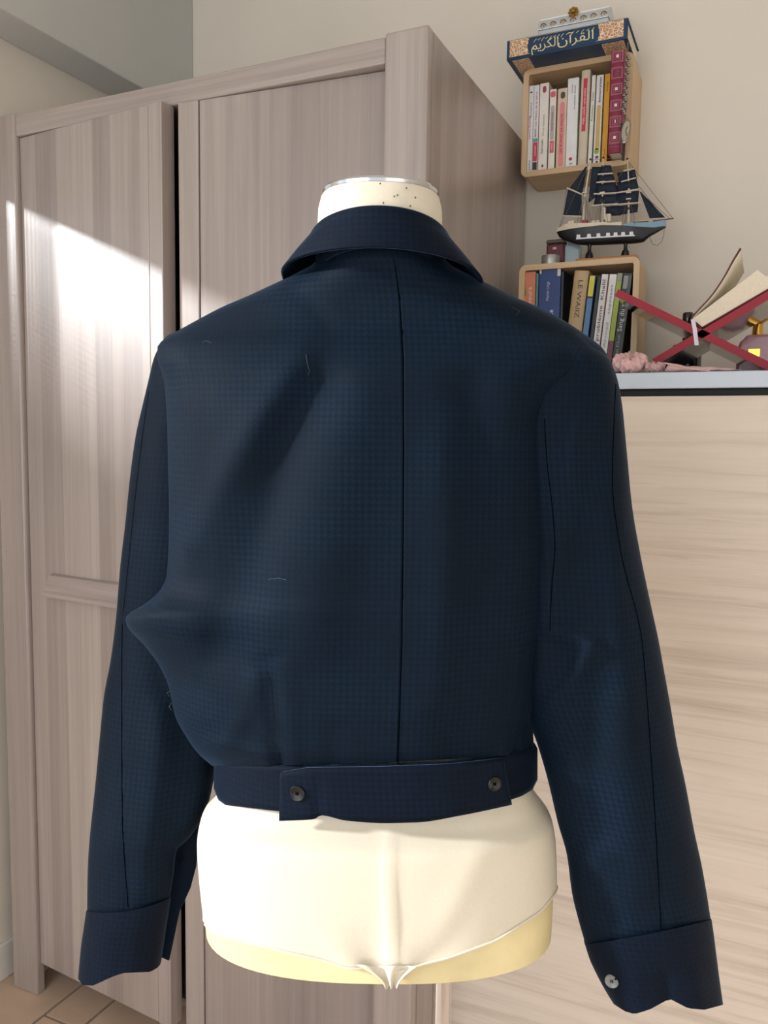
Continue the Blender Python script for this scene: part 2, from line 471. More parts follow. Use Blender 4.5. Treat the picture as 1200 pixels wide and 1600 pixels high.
def door(hx, wd, ang, left, stile, mid_handle):
    d = empty('door')  # replaced by mesh below
    bpy.data.objects.remove(d)
    sgn = 1 if left else -1
    z0, z1, th = 0.077, 1.9945, 0.034 if left else 0.02
    b = MB()
    a, c = (0, wd - stile - 0.002) if left else (-(wd - stile - 0.002), 0)
    b.box(a, c, 0, th, z0, z1)
    o = b.build('door', m_wv, wr, bevel=0.002)
    o.location = (hx - wo.x, WF + (0.012 if left else 0.026) - wo.y, 0); o.rotation_euler = (0, 0, -sgn * math.radians(ang))
    s0, s1 = (wd - stile, wd) if left else (-wd, -(wd - stile))
    MB().box(s0, s1, -0.002, th, z0, z1).build('stile', m_wv, o, bevel=0.002)
    h0, h1 = (0.066, wd - 0.07) if left else (-(wd - 0.07), -0.066)
    hb = MB(); zt, zb = 1.031, 0.983
    sec = [(-0.010, zt), (0.0, zt + 0.004), (0.0, zb + 0.004), (-0.022, zb), (-0.022, zb + 0.008), (-0.016, zb + 0.014)]
    vs = [(h0 + (0.010 if z > 1.0 else 0), y, z) for y, z in sec] + [(h1 - (0.010 if z > 1.0 else 0), y, z) for y, z in sec]
    n = len(sec)
    hb.add(vs, [tuple(range(n)), tuple(range(2 * n - 1, n - 1, -1))] + [(i, i + n, (i + 1) % n + n, (i + 1) % n) for i in range(n)])
    hb.build('handle', m_wh, o, bevel=0.0015)
    return o
door(WX0 + 0.081, 0.427, 5.0, True, 0.036, True)
door(WX1 - 0.083, 0.443, 3.6, False, 0.046, True)

# ------------------------------------------------------------------ cabinet on the right
CF = 1.50
cb = empty('cabinet', (-0.09, 1.74, 0)); co = Vector(cb.location)
tag(cb, 'tall pale oak cabinet with a white top, its blue window reflection painted in', 'cabinet')
def cbox(name, mat_, x0, x1, y0, y1, z0, z1, bevel=0.002):
    return MB().box(x0 - co.x, x1 - co.x, y0 - co.y, y1 - co.y, z0, z1).build(name, mat_, cb, bevel=bevel)
CX0, CX1 = -0.545, 0.36
cbox('front_panel', m_oak, CX0, CX1, CF, CF + 0.02, 0.02, 1.4275)
cbox('side_panel', m_oak, CX0, CX0 + 0.018, CF + 0.02, WY - 0.02, 0, 1.43)
cbox('side_panel', m_oak, CX1 - 0.018, CX1, CF + 0.02, WY - 0.02, 0, 1.43)
cbox('back_panel', m_oak, CX0 + 0.018, CX1 - 0.018, WY - 0.03, WY - 0.02, 0, 1.43)
cbox('recess_strip', m_black, CX0 + 0.018, CX1 - 0.018, CF + 0.012, CF + 0.03, 1.4275, 1.4405)
CT = 1.4680
cbox('top', m_slab, CX0, CX1, CF - 0.002, WY - 0.015, 1.4405, CT, 0.0015)

# ------------------------------------------------------------------ wall boxes
def wall_box(name, x0, x1, z0, z1, yf, yb, label, t=0.012):
    root = empty(name, ((x0 + x1) / 2, yb, z0)); o = Vector(root.location)
    tag(root, label, 'wall shelf', 'plywood box shelves')
    w2, h = (x1 - x0) / 2, z1 - z0; d = yf - yb
    r = 0.014
    def rr(a, b_, c, d_, rad, n=5):
        pts = []
        for (cx, cz, t0) in ((b_ - rad, c + rad, -90), (b_ - rad, d_ - rad, 0), (a + rad, d_ - rad, 90), (a + rad, c + rad, 180)):
            for i in range(n):
                th = math.radians(t0 + 90 * i / (n - 1)); pts.append((cx + rad * math.cos(th), cz + rad * math.sin(th)))
        return pts
    out = rr(-w2, w2, 0, h, r); inn = rr(-w2 + t, w2 - t, t, h - t, 0.004)
    n = len(out)
    # four boards as mitred pieces: bottom, right, top, left
    idx = [(18, 19, 0, 1, 2), (2, 3, 4, 5, 6, 7), (7, 8, 9, 10, 11, 12), (12, 13, 14, 15, 16, 17)]
    segs = [('bottom_board', range(17, 23), m_birch), ('side_board', range(2, 8), m_birchz), ('top_board', range(7, 13), m_birch), ('side_board', range(12, 18), m_birchz)]
    for nm, rg, mt in segs:
        b = MB(); ids = [i % n for i in rg]
        m_ = len(ids); vs = []
        for y in (d, 0):
            vs += [(out[i][0], y, out[i][1]) for i in ids] + [(inn[i][0], y, inn[i][1]) for i in ids]
        fs = []
        for i in range(m_ - 1):
            fs.append((i, m_ + i, m_ + i + 1, i + 1)); fs.append((2 * m_ + i, 2 * m_ + i + 1, 3 * m_ + i + 1, 3 * m_ + i))
            fs.append((i, i + 1, 2 * m_ + i + 1, 2 * m_ + i)); fs.append((m_ + i, 3 * m_ + i, 3 * m_ + i + 1, m_ + i + 1))
        fs.append((0, 2 * m_, 3 * m_, m_)); fs.append((m_ - 1, 2 * m_ - 1, 4 * m_ - 1, 3 * m_ - 1))
        b.add(vs, fs); ob = b.build(nm, mt, root)
    MB().box(-w2 + t, w2 - t, -0.004, 0, t, h - t).build('back_board', plain('box_back', '#8d8078', 0.7), root)
    return root
UBX0, UBX1, UBZ0, UBZ1, UBF = -0.534, -0.296, 1.937, 2.169, 1.860
LBF = 1.782
LBX0, LBX1, LBZ0, LBZ1 = at_y(811, 440, LBF)[0], at_y(999, 430, LBF)[0], CT, at_y(900, 408, LBF)[2]
wall_box('wall_shelf', UBX0, UBX1, UBZ0, UBZ1, UBF, WY, 'plywood box shelf holding pale paperbacks, higher of the two on the wall')
wall_box('wall_shelf', LBX0, LBX1, LBZ0, LBZ1, LBF, 1.892, 'plywood box shelf under the model ship, resting on the cabinet')

# ------------------------------------------------------------------ dress form and jacket (shared local frame: x right, y away from viewer, z up)
AX, AY = -0.004, 0.845          # axis of the form in the viewing frame
JROT = -YAW
def PL(px, py, d):
    v = ML.T @ np.array([(px - 600) / F_PX, (py - 800) / F_PX, 1.0])
    v = v * (d / v[1])
    return np.array([v[0] - AX, v[1] - AY, v[2] + ZC])
def axis_world():
    c, s = math.cos(JROT), math.sin(JROT)
    return (AX * c - AY * s, AX * s + AY * c, 0.0)

def sgrid(rows_py, fn_back, fn_front, ncol_back, ncol_front):
    pass

def uv_of(G, c0):
    """arc-length UVs (metres) measured from column c0 round each ring"""
    out = []
    for row in G:
        A = np.array(row); seg = np.linalg.norm(np.diff(A, axis=0), axis=1)
        cum = np.concatenate([[0], np.cumsum(seg)]); cum -= cum[c0]
        out += [(cum[i], A[i][2]) for i in range(len(A))]
    return out

def gsh(u, nl, nr):
    n = np.where(u < 0, nl, nr)
    return np.sqrt(np.clip(1 - np.abs(u) ** n, 0, 1))

def polydist(px, py, poly):
    """distance in the layout to a polyline"""
    best = np.full(np.shape(px), 1e9)
    for (x0, y0), (x1, y1) in zip(poly[:-1], poly[1:]):
        dx, dy = x1 - x0, y1 - y0; L2 = dx * dx + dy * dy
        t = np.clip(((px - x0) * dx + (py - y0) * dy) / L2, 0, 1)
        best = np.minimum(best, np.hypot(px - x0 - t * dx, py - y0 - t * dy))
    return best

# ---- dress form
fm = empty('dress_form', axis_world(), JROT)
tag(fm, 'ivory jersey covered dress form on a chrome pole', 'dress form')
tr = [(300, 535, 655), (357, 535, 655), (400, 535, 660), (440, 525, 675), (480, 470, 735), (520, 400, 800), (580, 345, 845), (700, 330, 840),
      (900, 345, 815), (1100, 358, 812), (1200, 362, 812), (1235, 358, 820), (1260, 348, 835), (1290, 324, 854), (1330, 318, 859), (1380, 321, 860), (1440, 327, 857)]
T_py = [t[0] for t in tr]; T_L = [t[1] for t in tr]; T_R = [t[2] for t in tr]
T_b = [.045, .045, .045, .045, .045, .045, .055, .066, .068, .066, .066, .069, .075, .093, .098, .102, .104]
TDS = 0.845
TN = 2.5
def torso_ring(py, grow=0.0, n=72):
    """ring at constant height"""
    L_, R_ = float(pchip(T_py, T_L, py)), float(pchip(T_py, T_R, py)); b = float(pchip(T_py, T_b, py)) + grow
    a = PL(L_, py, TDS); c = PL(R_, py, TDS)
    xc, hw, z = (a[0] + c[0]) / 2, (c[0] - a[0]) / 2 + grow, (a[2] + c[2]) / 2
    row = []
    for j in range(n):
        th = 2 * math.pi * j / n - math.pi / 2
        cu, su = math.cos(th), math.sin(th); e = 2.0 / TN
        row.append((xc + hw * math.copysign(abs(cu) ** e, cu), b * math.copysign(abs(su) ** e, su), z))
    return row
G = [torso_ring(p) for p in np.concatenate([np.linspace(420, 1180, 26), np.linspace(1200, 1432, 16), [1438, 1440]])]
last = G[-1]
G[-1] = [(p[0] * 0.985, p[1] * 0.985, p[2]) for p in last]
tb = MB().grid(G, closed_u=True, flip=True)
nn = len(G[0]); base = (len(G) - 1) * nn
tb.f.append(tuple(range(base, base + nn)))
tb.build('torso', m_form, fm, smooth=True)
zbot = G[-1][0][2]
# neck: flat-sided sewn tube with pin holes, metal cap
nk = MB()
zc0 = PL(594, 302, .775)[2]; xn = PL(594, 330, .845)[0]
NA, NB_ = 0.0625, 0.062
def neck_ring(z, k, sq=2.3, n=48):
    row = []
    for j in range(n):
        th = 2 * math.pi * j / n
        cu, su = math.cos(th), math.sin(th)
        row.append((xn + NA * k * math.copysign(abs(cu) ** (2 / sq), cu), NB_ * k * math.copysign(abs(su) ** (2 / sq), su), z))
    return row
ztop = PL(594, 276, .785)[2]
prof = [(zc0 - 0.068, 0.78), (zc0 - 0.046, 0.97), (zc0 - 0.024, 1.0), (ztop - 0.016, 0.985), (ztop - 0.006, 0.945), (ztop - 0.001, 0.90)]
Gn = [neck_ring(z, k) for z, k in prof]
nk.grid(Gn, closed_u=True); nk.f.append(tuple(range(len(Gn) * 48 - 48, len(Gn) * 48)))
nk.build('neck', m_jersey, fm, smooth=True, angle=60)
cp = MB(); Gc = [neck_ring(ztop - 0.003, 0.925), neck_ring(ztop, 0.93), neck_ring(ztop + 0.0025, 0.90), neck_ring(ztop + 0.003, 0.80)]
cp.grid(Gc, closed_u=True); cp.f.append(tuple(range(3 * 48, 4 * 48)))
cp.lathe([(0.010, 0), (0.010, 0.004), (0.006, 0.006), (0.002, 0.0065)], 20, (xn, 0, ztop + 0.0025))
cp.build('neck_cap', m_chrome, fm, smooth=True)
m_pin = plain('pin_hole', '#5b5148', 0.9)
for (qx, qy) in ((594, 287), (635, 294), (616, 307), (621, 305), (649, 309), (599, 317), (641, 322)):
    u = (qx - 594) / 94.0
    d = AY - NB_ * (1 - abs(u) ** 2.3) ** (1 / 2.3) * 1.0
    p = PL(qx, qy, d - 0.0005)
    b = MB().lathe([(0.0001, 0), (0.0008, 0.0002), (0.0007, 0.0012), (0.0001, 0.0014)], 8).xf(Matrix.Translation(p) @ Matrix.Rotation(math.pi / 2, 4, 'X'))
    b.build('pin_hole', m_pin, fm)
# jersey cover: hangs over the form, its hem curling up towards both sides
hem_x = [318, 327, 345, 415, 470, 540, 600, 640, 680, 750, 820, 860]
hem_y = [1436, 1441, 1457, 1476, 1491, 1511, 1517, 1511, 1498, 1470, 1424, 1382]
def torso_depth(px, py, grow):
    L_, R_ = pchip(T_py, T_L, py), pchip(T_py, T_R, py); b = pchip(T_py, T_b, py) + grow
    u = np.clip((px - (L_ + R_) / 2) / ((R_ - L_) / 2 + 2), -1, 1)
    return u, b
cols = -np.cos(np.linspace(0, math.pi, 91))
Gj = []
zt_row = 1205
for i in range(46):
    v = i / 45.0
    row = []
    for u in cols:
        # side outline follows the form; back point row by row between top and hem
        pxm = 588 + u * 270
        hy = float(np.interp(pxm, hem_x, hem_y))
        py_m = zt_row + (hy - zt_row) * v
        # height at the silhouette depth that shows at this row on the back surface
        b = 0.09
        for _ in range(6):
            d = AY - b * (1 - abs(u) ** TN) ** (1 / TN)
            z = PL(pxm, py_m, d)[2]
            # equivalent side row for this height
            pe = 683 + (ZC - z) * F_PX / TDS
            b = float(pchip(T_py, T_b, min(pe, 1440))) + 0.0035
        L_, R_ = float(pchip(T_py, T_L, min(pe, 1440))), float(pchip(T_py, T_R, min(pe, 1440)))
        a, c = PL(L_, pe, TDS), PL(R_, pe, TDS)
        x = (a[0] + c[0]) / 2 + u * ((c[0] - a[0]) / 2 + 0.0035)
        wr_ = 0.0035 * math.exp(-((pxm - 606) / 7.0) ** 2) * min(1, v * 1.4)
        rad = math.exp(-((py_m - 1517) / 60.0) ** 2) * math.exp(-((pxm - 600) / 110.0) ** 2)
        wr_ += 0.0028 * rad * math.sin((pxm - 600) / (8.0 + 0.14 * max(0, 1530 - py_m)))
        wr_ += 0.0015 * math.exp(-((pxm - 700 - (1400 - py_m) * .5) / 22.0) ** 2)
        y = -b * (1 - abs(u) ** TN) ** (1 / TN) - wr_
        row.append((x, y, z))
    # front half at matching heights
    fr = []
    zl, zr = row[0][2], row[-1][2]
    for u in cols[::-1][1:-1]:
        xx = row[0][0] + (row[-1][0] - row[0][0]) * (u + 1) / 2
        fr.append((xx, 0.09 * (1 - abs(u) ** TN) ** (1 / TN), zl + (zr - zl) * (u + 1) / 2))
    Gj.append(row + fr)
jb = MB().grid(Gj, closed_u=True, flip=True)
cov = jb.build('jersey_cover', m_jersey, fm, smooth=True, angle=180)
# stitched hem and the gathered tails at its lowest point
hm = []
for px in np.linspace(330, 856, 70):
    k = int(np.argmin(np.abs(588 + cols * 270 - px))); q = Gj[-1][k]; hm.append((q[0], q[1] - 0.0008, q[2] + 0.001))
MB().tube(hm, 0.0014, 6).build('hem', m_jersey, cov, smooth=True)
tl = MB()
Gt = []
for i in range(9):
    v = i / 8.0; row = []
    for j in range(17):
        u = j / 16.0 * 2 - 1
        wdt = (40 * (1 - v) ** 1.6 + 10)
        px = 604 + 6 * v + u * wdt; py = 1508 + 2 * (1 - abs(u)) + v * 34 + 4 * math.sin(u * 9) * v
        q = PL(px, py, AY - 0.1115 - 0.003 * math.sin(u * 7 + v) - 0.002 * (1 - v))
        row.append(q)
    Gt.append(row)
tl.grid(Gt, flip=True).build('gathered_tail', m_jersey, cov, smooth=True, solid=0.0012, sub=1)
# pole, collar, base
pp = PL(690, 1570, 0.875)
MB().lathe([(0.0108, 0.03), (0.0108, zbot + 0.01)], 24, (pp[0], pp[1], 0)).build('pole', m_chrome, fm, smooth=True)
MB().lathe([(0.15, 0.0), (0.152, 0.008), (0.145, 0.016), (0.03, 0.026), (0.018, 0.05), (0.011, 0.055)], 40, (pp[0], pp[1], 0.0)).build('base', m_chrome, fm, smooth=True)

# ---- jacket
jk = empty('jacket', axis_world(), JROT)
tag(jk, 'cropped navy houndstooth wool jacket seen from behind on a dress form', 'jacket')
body = [  # py, left, right, half depth, side depth
    (355, 520, 672, .062, .845), (392, 503, 688, .068, .845), (410, 492, 700, .070, .848), (432, 452, 740, .070, .855), (448, 418, 772, .070, .858), (462, 388, 800, .070, .86), (480, 346, 842, .071, .86),
    (500, 308, 880, .073, .86), (516, 279, 905, .076, .86), (530, 256, 925, .079, .857), (542, 246, 940, .082, .855), (560, 246, 950, .085, .852),
    (580, 252, 940, .088, .85), (600, 257, 912, .090, .85), (625, 259, 884, .093, .85), (660, 261, 866, .096, .85), (710, 262, 862, .099, .85),
    (805, 264, 866, .102, .85), (860, 263, 868, .103, .85), (900, 260, 864, .103, .85), (919, 252, 863, .103, .85), (932, 241, 862, .103, .85),
    (945, 224, 862, .103, .849), (958, 203, 861, .103, .848), (966, 196, 861, .103, .848), (976, 198, 860, .103, .848), (1009, 226, 859, .103, .849), (1042, 250, 853, .103, .85),
    (1075, 264, 849, .103, .85), (1117, 273, 843, .102, .85), (1150, 290, 833, .100, .85), (1180, 312, 834, .0985, .85), (1197, 332, 838, .096, .85)]
B = np.array(body, float)
seam_poly = [(609, 355), (612, 392), (617, 412), (625, 470), (630, 560), (631, 700), (630, 850), (628, 1000), (625, 1100), (621, 1200)]
sx = lambda py: np.interp(py, [p[1] for p in seam_poly], [p[0] for p in seam_poly])
folds = [  # polyline, depth offset (+ away from viewer), width
    ([(500, 600), (455, 690), (415, 790), (375, 900), (345, 1010)], 0.0095, 40),
    ([(470, 560), (400, 660), (340, 760), (300, 850), (250, 930)], -0.0065, 28),
    ([(450, 650), (425, 800), (395, 950), (375, 1060)], 0.002, 22),
    ([(560, 640), (520, 800), (480, 1000)], -0.006, 55),
    ([(740, 600), (760, 800), (740, 1000), (720, 1150)], 0.006, 36),
    ([(690, 700), (700, 900), (690, 1100)], -0.0025, 30),
    ([(815, 640), (825, 800), (815, 960)], -0.003, 26),
    ([(438, 1200), (430, 1120), (420, 1030)], 0.0060, 9), ([(455, 1200), (448, 1120), (440, 1040)], -0.0035, 12),
    ([(800, 1195), (815, 1110), (833, 1000)], 0.0045, 7), ([(786, 1195), (800, 1110), (815, 1020)], -0.003, 10),
    ([(230, 966), (300, 1000), (360, 1070)], -0.003, 28), ([(330, 960), (360, 1040), (390, 1120)], 0.002, 34),
    ([(340, 1180), (380, 1120), (400, 1060)], -0.003, 14), ([(520, 1195), (525, 1140)], 0.002, 16), ([(700, 1195), (695, 1120)], 0.002, 20),
    ([(330, 1160), (420, 1185)], -0.004, 12), ([(450, 440), (480, 470), (520, 520)], 0.002, 12),
    ([(285, 560), (300, 700), (290, 850)], -0.003, 16),
]
def body_depth(px, py, L_, R_, b, ds):
    cx, hw = (L_ + R_) / 2, (R_ - L_) / 2
    u = np.clip((px - cx) / hw, -1, 1)
    nl = np.interp(py, [400, 540, 640, 900, 1000, 1197], [2.2, 2.6, 3.2, 2.8, 2.3, 2.8])
    nr = np.interp(py, [400, 540, 640, 1100, 1197], [2.2, 3.0, 4.5, 4.0, 2.8])
    d = ds - b * gsh(u, nl, nr)
    edge = np.clip((1 - np.abs(u)) * 12, 0, 1)
    for poly, amp, sg in folds:
        d = d + amp * edge * np.exp(-(polydist(px, py, poly) / sg) ** 2)
    return d
rows = np.unique(np.concatenate([np.linspace(355, 900, 74), np.linspace(900, 1000, 34), np.linspace(1000, 1197, 40)]))
tL = 1 - np.cos(np.linspace(0, math.pi / 2, 34)); tL = tL / tL[-1] * 0.96      # left half columns
tL = np.concatenate([tL, [0.975, 0.988, 0.995]])
Gb = []
Lr = pchip(B[:, 0], B[:, 1], rows); Rr = pchip(B[:, 0], B[:, 2], rows); br = pchip(B[:, 0], B[:, 3], rows); dr = pchip(B[:, 0], B[:, 4], rows)
for py, L_, R_, b, ds in zip(rows, Lr, Rr, br, dr):
    s = float(sx(py))
    px = np.concatenate([L_ + (s - L_) * tL, [s], R_ + (s - R_) * tL[::-1]])
    sink = max(0.0, (py - 1000) / 197.0)
    pyc = py - 20 * sink * np.clip((px - L_) / (R_ - L_), 0, 1) ** 2
    dd = body_depth(px, pyc, L_, R_, b, ds)
    ic = len(tL)
    if py > 405: dd[ic] += 0.0022
    row = [PL(x, y, d) for x, y, d in zip(px, pyc, dd)]
    a, c = row[0], row[-1]
    th = np.linspace(0, math.pi, 40)[1:-1]
    fr = []
    for t in th:
        u = math.cos(t); g = math.sin(t)
        fr.append(np.array([(a[0] + c[0]) / 2 + u * (c[0] - a[0]) / 2, (ds - AY) + b * 1.0 * g, a[2] + (c[2] - a[2]) * (u + 1) / 2]))
    Gb.append(row + fr)
bm_ = MB().grid(Gb, closed_u=True, flip=True); bm_.uv = uv_of(Gb, len(tL))
bm_.build('body', m_wool, jk, smooth=True, angle=180)
# centre-back stitching line
def seam_on(pts, dfn, name, rad=0.0006, parent=jk, mat_=m_seam):
    MB().tube([PL(x, y, dfn(x, y)) for x, y in pts], rad, 5).build(name, mat_, parent, smooth=True)
def body_d(x, y):
    L_, R_, b, ds = (float(pchip(B[:, 0], B[:, k], y)) for k in (1, 2, 3, 4))
    return float(body_depth(np.array([x]), np.array([y]), L_, R_, b, ds)[0])
seam_on([(float(sx(y)), y) for y in np.linspace(404, 1194, 60)], lambda x, y: body_d(x, y) + 0.0004, 'back_seam', 0.0006)

# sleeves: rows of (inner/outer outline points), centre depth, half depth
def sleeve(name, rowsdef, n, folds_, sag_last=0.0, expo=2.3, edge_fn=None, mat_=m_wool, nc=33, ends=True):
    A = np.array(rowsdef, float); s = np.linspace(0, 1, len(A)); ss = np.linspace(0, 1, n)
    C = [pchip(s, A[:, k], ss) for k in range(6)]
    th = np.linspace(0, 2 * math.pi, 2 * nc, endpoint=False)
    Gs = []
    for i in range(n):
        x0, y0, x1, y1, dc, b = (C[k][i] for k in range(6))
        row = []
        for t in th:
            u = -math.cos(t); w_ = (u + 1) / 2
            g = (max(0.0, 1 - abs(u) ** expo)) ** 0.5 * (1 if math.sin(t) >= 0 else -1)
            px, py = x0 + (x1 - x0) * w_, y0 + (y1 - y0) * w_
            if edge_fn is not None: py += edge_fn(i / (n - 1.0), w_)
            d = dc - b * g
            if g > 0:
                e = min(1, (1 - abs(u)) * 8)
                for poly, amp, sg in folds_:
                    d += amp * e * math.exp(-(float(polydist(np.array(px), np.array(py), poly)) / sg) ** 2)
            q = PL(px, py, dc)
            row.append(np.array([q[0], d - AY, q[2]]) if g < 0 else PL(px, py, d))
        Gs.append(row)
    m_ = MB().grid(Gs, closed_u=True, flip=True); m_.uv = uv_of(Gs, 0)
    o = m_.build(name, mat_, jk, smooth=True, angle=180)
    fine_s = np.linspace(0, 1, 1500); CF_ = [pchip(s, A[:, k], fine_s) for k in range(6)]
    def depth(px, py):
        w_ = np.clip((px - CF_[0]) / (CF_[2] - CF_[0]), 0, 1)
        yy = CF_[1] + (CF_[3] - CF_[1]) * w_
        if edge_fn is not None: yy = yy + np.array([edge_fn(a, b2) for a, b2 in zip(fine_s, w_)])
        k = int(np.argmin(np.abs(yy - py))); u = w_[k] * 2 - 1
        d = CF_[4][k] - CF_[5][k] * max(0.0, 1 - abs(u) ** expo) ** 0.5
        e = min(1, (1 - abs(u)) * 8)
        for poly, amp, sg in folds_: d += amp * e * math.exp(-(float(polydist(np.array(px), np.array(py), poly)) / sg) ** 2)
        return d
    return o, depth
LS = [(300, 512, 340, 512, .885, .020), (262, 524, 340, 526, .89, .032), (247, 545, 338, 548, .892, .038), (240, 561, 335, 565, .895, .042), (232, 594, 332, 600, .897, .045), (222, 636, 330, 640, .90, .046),
      (212, 681, 330, 690, .90, .047), (203, 746, 332, 750, .90, .048), (196, 815, 335, 820, .90, .048), (188, 883, 338, 890, .90, .048),
      (181, 967, 342, 970, .90, .048), (173, 1030, 347, 1040, .897, .048), (162, 1090, 350, 1100, .894, .047), (156, 1150, 346, 1150, .89, .046),
      (150, 1215, 334, 1217, .886, .045), (145, 1262, 323, 1263, .882, .044), (141, 1300, 297, 1308, .878, .042), (138, 1338, 275, 1332, .876, .04),
      (136.5, 1380, 270, 1370, .875, .038), (136, 1431, 264, 1407, .875, .037)]
def cuffsag(s0, amp):
    def f(v, w_):
        return amp * 4 * w_ * (1 - w_) * max(0.0, (v - s0) / (1 - s0))
    return f
lsf = [([(192, 965), (190, 1150), (192, 1280), (199, 1418)], 0.0012, 5), ([(250, 1120), (240, 1250), (225, 1390)], -0.004, 22), ([(300, 1080), (290, 1200), (270, 1280)], 0.004, 24),
       ([(232, 610), (219, 707), (206, 824), (192, 965)], 0.001, 5), ([(240, 1000), (280, 1150)], 0.004, 20)]
sl, GL = sleeve('sleeve', LS, 90, lsf, edge_fn=cuffsag(0.9, 9))
tag(sl, 'left sleeve hanging behind the body')
RS = [(830, 520, 905, 520, .85, .030), (805, 535, 930, 540, .848, .042), (795, 560, 951, 560, .846, .050), (790, 600, 964, 590, .845, .055), (790, 640, 972, 632, .845, .057), (792, 700, 979, 701, .845, .058),
      (798, 790, 987.5, 789, .845, .058), (802, 860, 1000, 863, .845, .058), (804, 940, 1017, 945, .843, .058), (806, 997, 1029, 1000, .842, .058),
      (808, 1050, 1038, 1050, .84, .057), (818, 1105, 1048, 1105, .838, .056), (838, 1158, 1058, 1165, .836, .054), (856, 1218, 1071, 1225, .833, .052),
      (873, 1290, 1085, 1300, .83, .050), (887, 1340, 1096, 1350, .828, .048), (895, 1400, 1104, 1395, .826, .046), (906, 1445, 1108, 1420, .826, .045), (916, 1479, 1111, 1440, .826, .044)]
rsf = [([(860, 985), (890, 992), (926, 1008)], -0.004, 9), ([(870, 1010), (885, 1045), (865, 1080)], 0.006, 20), ([(926, 1010), (900, 1050), (862, 1095)], -0.006, 11),
       ([(930, 700), (905, 850), (880, 960)], 0.006, 22), ([(900, 660), (890, 760)], -0.003, 18), ([(965, 820), (965, 950), (985, 1100)], -0.004, 20),
       ([(925, 1080), (925, 1200), (940, 1300)], 0.006, 24), ([(980, 1150), (985, 1280), (1000, 1400)], -0.003, 24), ([(940, 1370), (965, 1440)], 0.004, 14),
       ([(962, 600), (957, 750), (968, 850), (1003, 1000), (1013, 1120), (1022, 1250), (1033, 1450)], 0.0012, 5)]
sr, GR = sleeve('sleeve', RS, 90, rsf, edge_fn=cuffsag(0.9, 3), expo=2.5)
tag(sr, 'right sleeve hanging beside the body, in shade')
# thin stitched seams lying on the sleeves
def sleeve_d(fn, x, y): return fn(x, y)
def dense(poly, n):
    ys = [p[1] for p in poly]; yy = np.linspace(ys[0], ys[-1], n)
    return [(float(pchip(ys, [p[0] for p in poly], y)), float(y)) for y in yy]
seam_on(dense([(191, 975), (190, 1060), (190, 1150), (191, 1278), (200, 1417)], 40), lambda x, y: sleeve_d(GL, x, y) - 0.0006, 'sleeve_seam', 0.0004)
seam_on(dense([(232, 612), (219, 707), (206, 824), (192, 962)], 26), lambda x, y: sleeve_d(GL, x, y) - 0.0006, 'sleeve_seam', 0.0005, mat_=m_wool_d)
seam_on(dense([(962, 600), (957, 750), (968, 850), (1003, 1000), (1013, 1120), (1022, 1250), (1033, 1452)], 60), lambda x, y: sleeve_d(GR, x, y) - 0.0006, 'sleeve_seam', 0.0004)
seam_on(dense([(851, 655), (852, 680), (854, 714), (864, 805), (867, 854), (862, 919), (859, 985)], 50),
        lambda x, y: min(body_d(min(x, float(pchip(B[:, 0], B[:, 2], y)) - 3), y), sleeve_d(GR, x, y)) - 0.0004, 'armhole_seam', 0.0004)
# cuffs
hemL = lambda v, w_: (10 * 4 * w_ * (1 - w_) * (1 - v)) + v * float(np.interp(w_, [0, .05, .18, .42, .55, .88, .96, 1], [0, 11, 15, 6, 3, 8, 4, 0]))
cl, GCL = sleeve('cuff', [(134.5, 1424, 266, 1403, .874, .040), (131, 1448, 262, 1430, .874, .0405), (127, 1475, 258, 1455, .874, .040), (124, 1505, 254, 1483, .874, .0395), (122, 1529, 250, 1508, .874, .039)],
                 16, [], edge_fn=hemL, mat_=m_wool_d, expo=2.6)
hemR = lambda v, w_: (3 * 4 * w_ * (1 - w_) * (1 - v)) + v * float(np.interp(w_, [0, .1, .19, .33, .51, .68, .83, 1], [0, 11, 15.5, 8, -9, 6, 8, 0]))
cr_, GCR = sleeve('cuff', [(914, 1476, 1112, 1437, .825, .047), (921, 1498, 1116, 1465, .825, .047), (932, 1522, 1120, 1497, .825, .046), (946, 1548, 1125, 1535, .825, .045), (959, 1569, 1130, 1570, .825, .044)],
                  16, [([(1045, 1565), (1040, 1530)], 0.004, 12), ([(995, 1580), (990, 1530)], -0.003, 18), ([(1095, 1570), (1090, 1530)], -0.003, 16)], edge_fn=hemR, mat_=m_wool_d, expo=2.6)
# open placket flap of the left cuff
fp = [(330, 1250), (313, 1288), (306, 1355), (297, 1389), (280, 1426), (264, 1502), (251, 1496), (255, 1430), (262, 1370), (270, 1320), (292, 1290)]
q = [PL(x, y, .882) for x, y in fp]
MB().prism([(p[0], p[2]) for p in q][::-1], .882 - AY, .886 - AY).build('cuff_underlap', m_wool_d, jk, bevel=0.001)
MB().tube([PL(x, y, .8795) for x, y in ((277, 1322), (283, 1338), (286, 1345), (281, 1349), (276, 1343))], 0.0007, 6).build('button_loop', m_wool_d, jk, smooth=True)

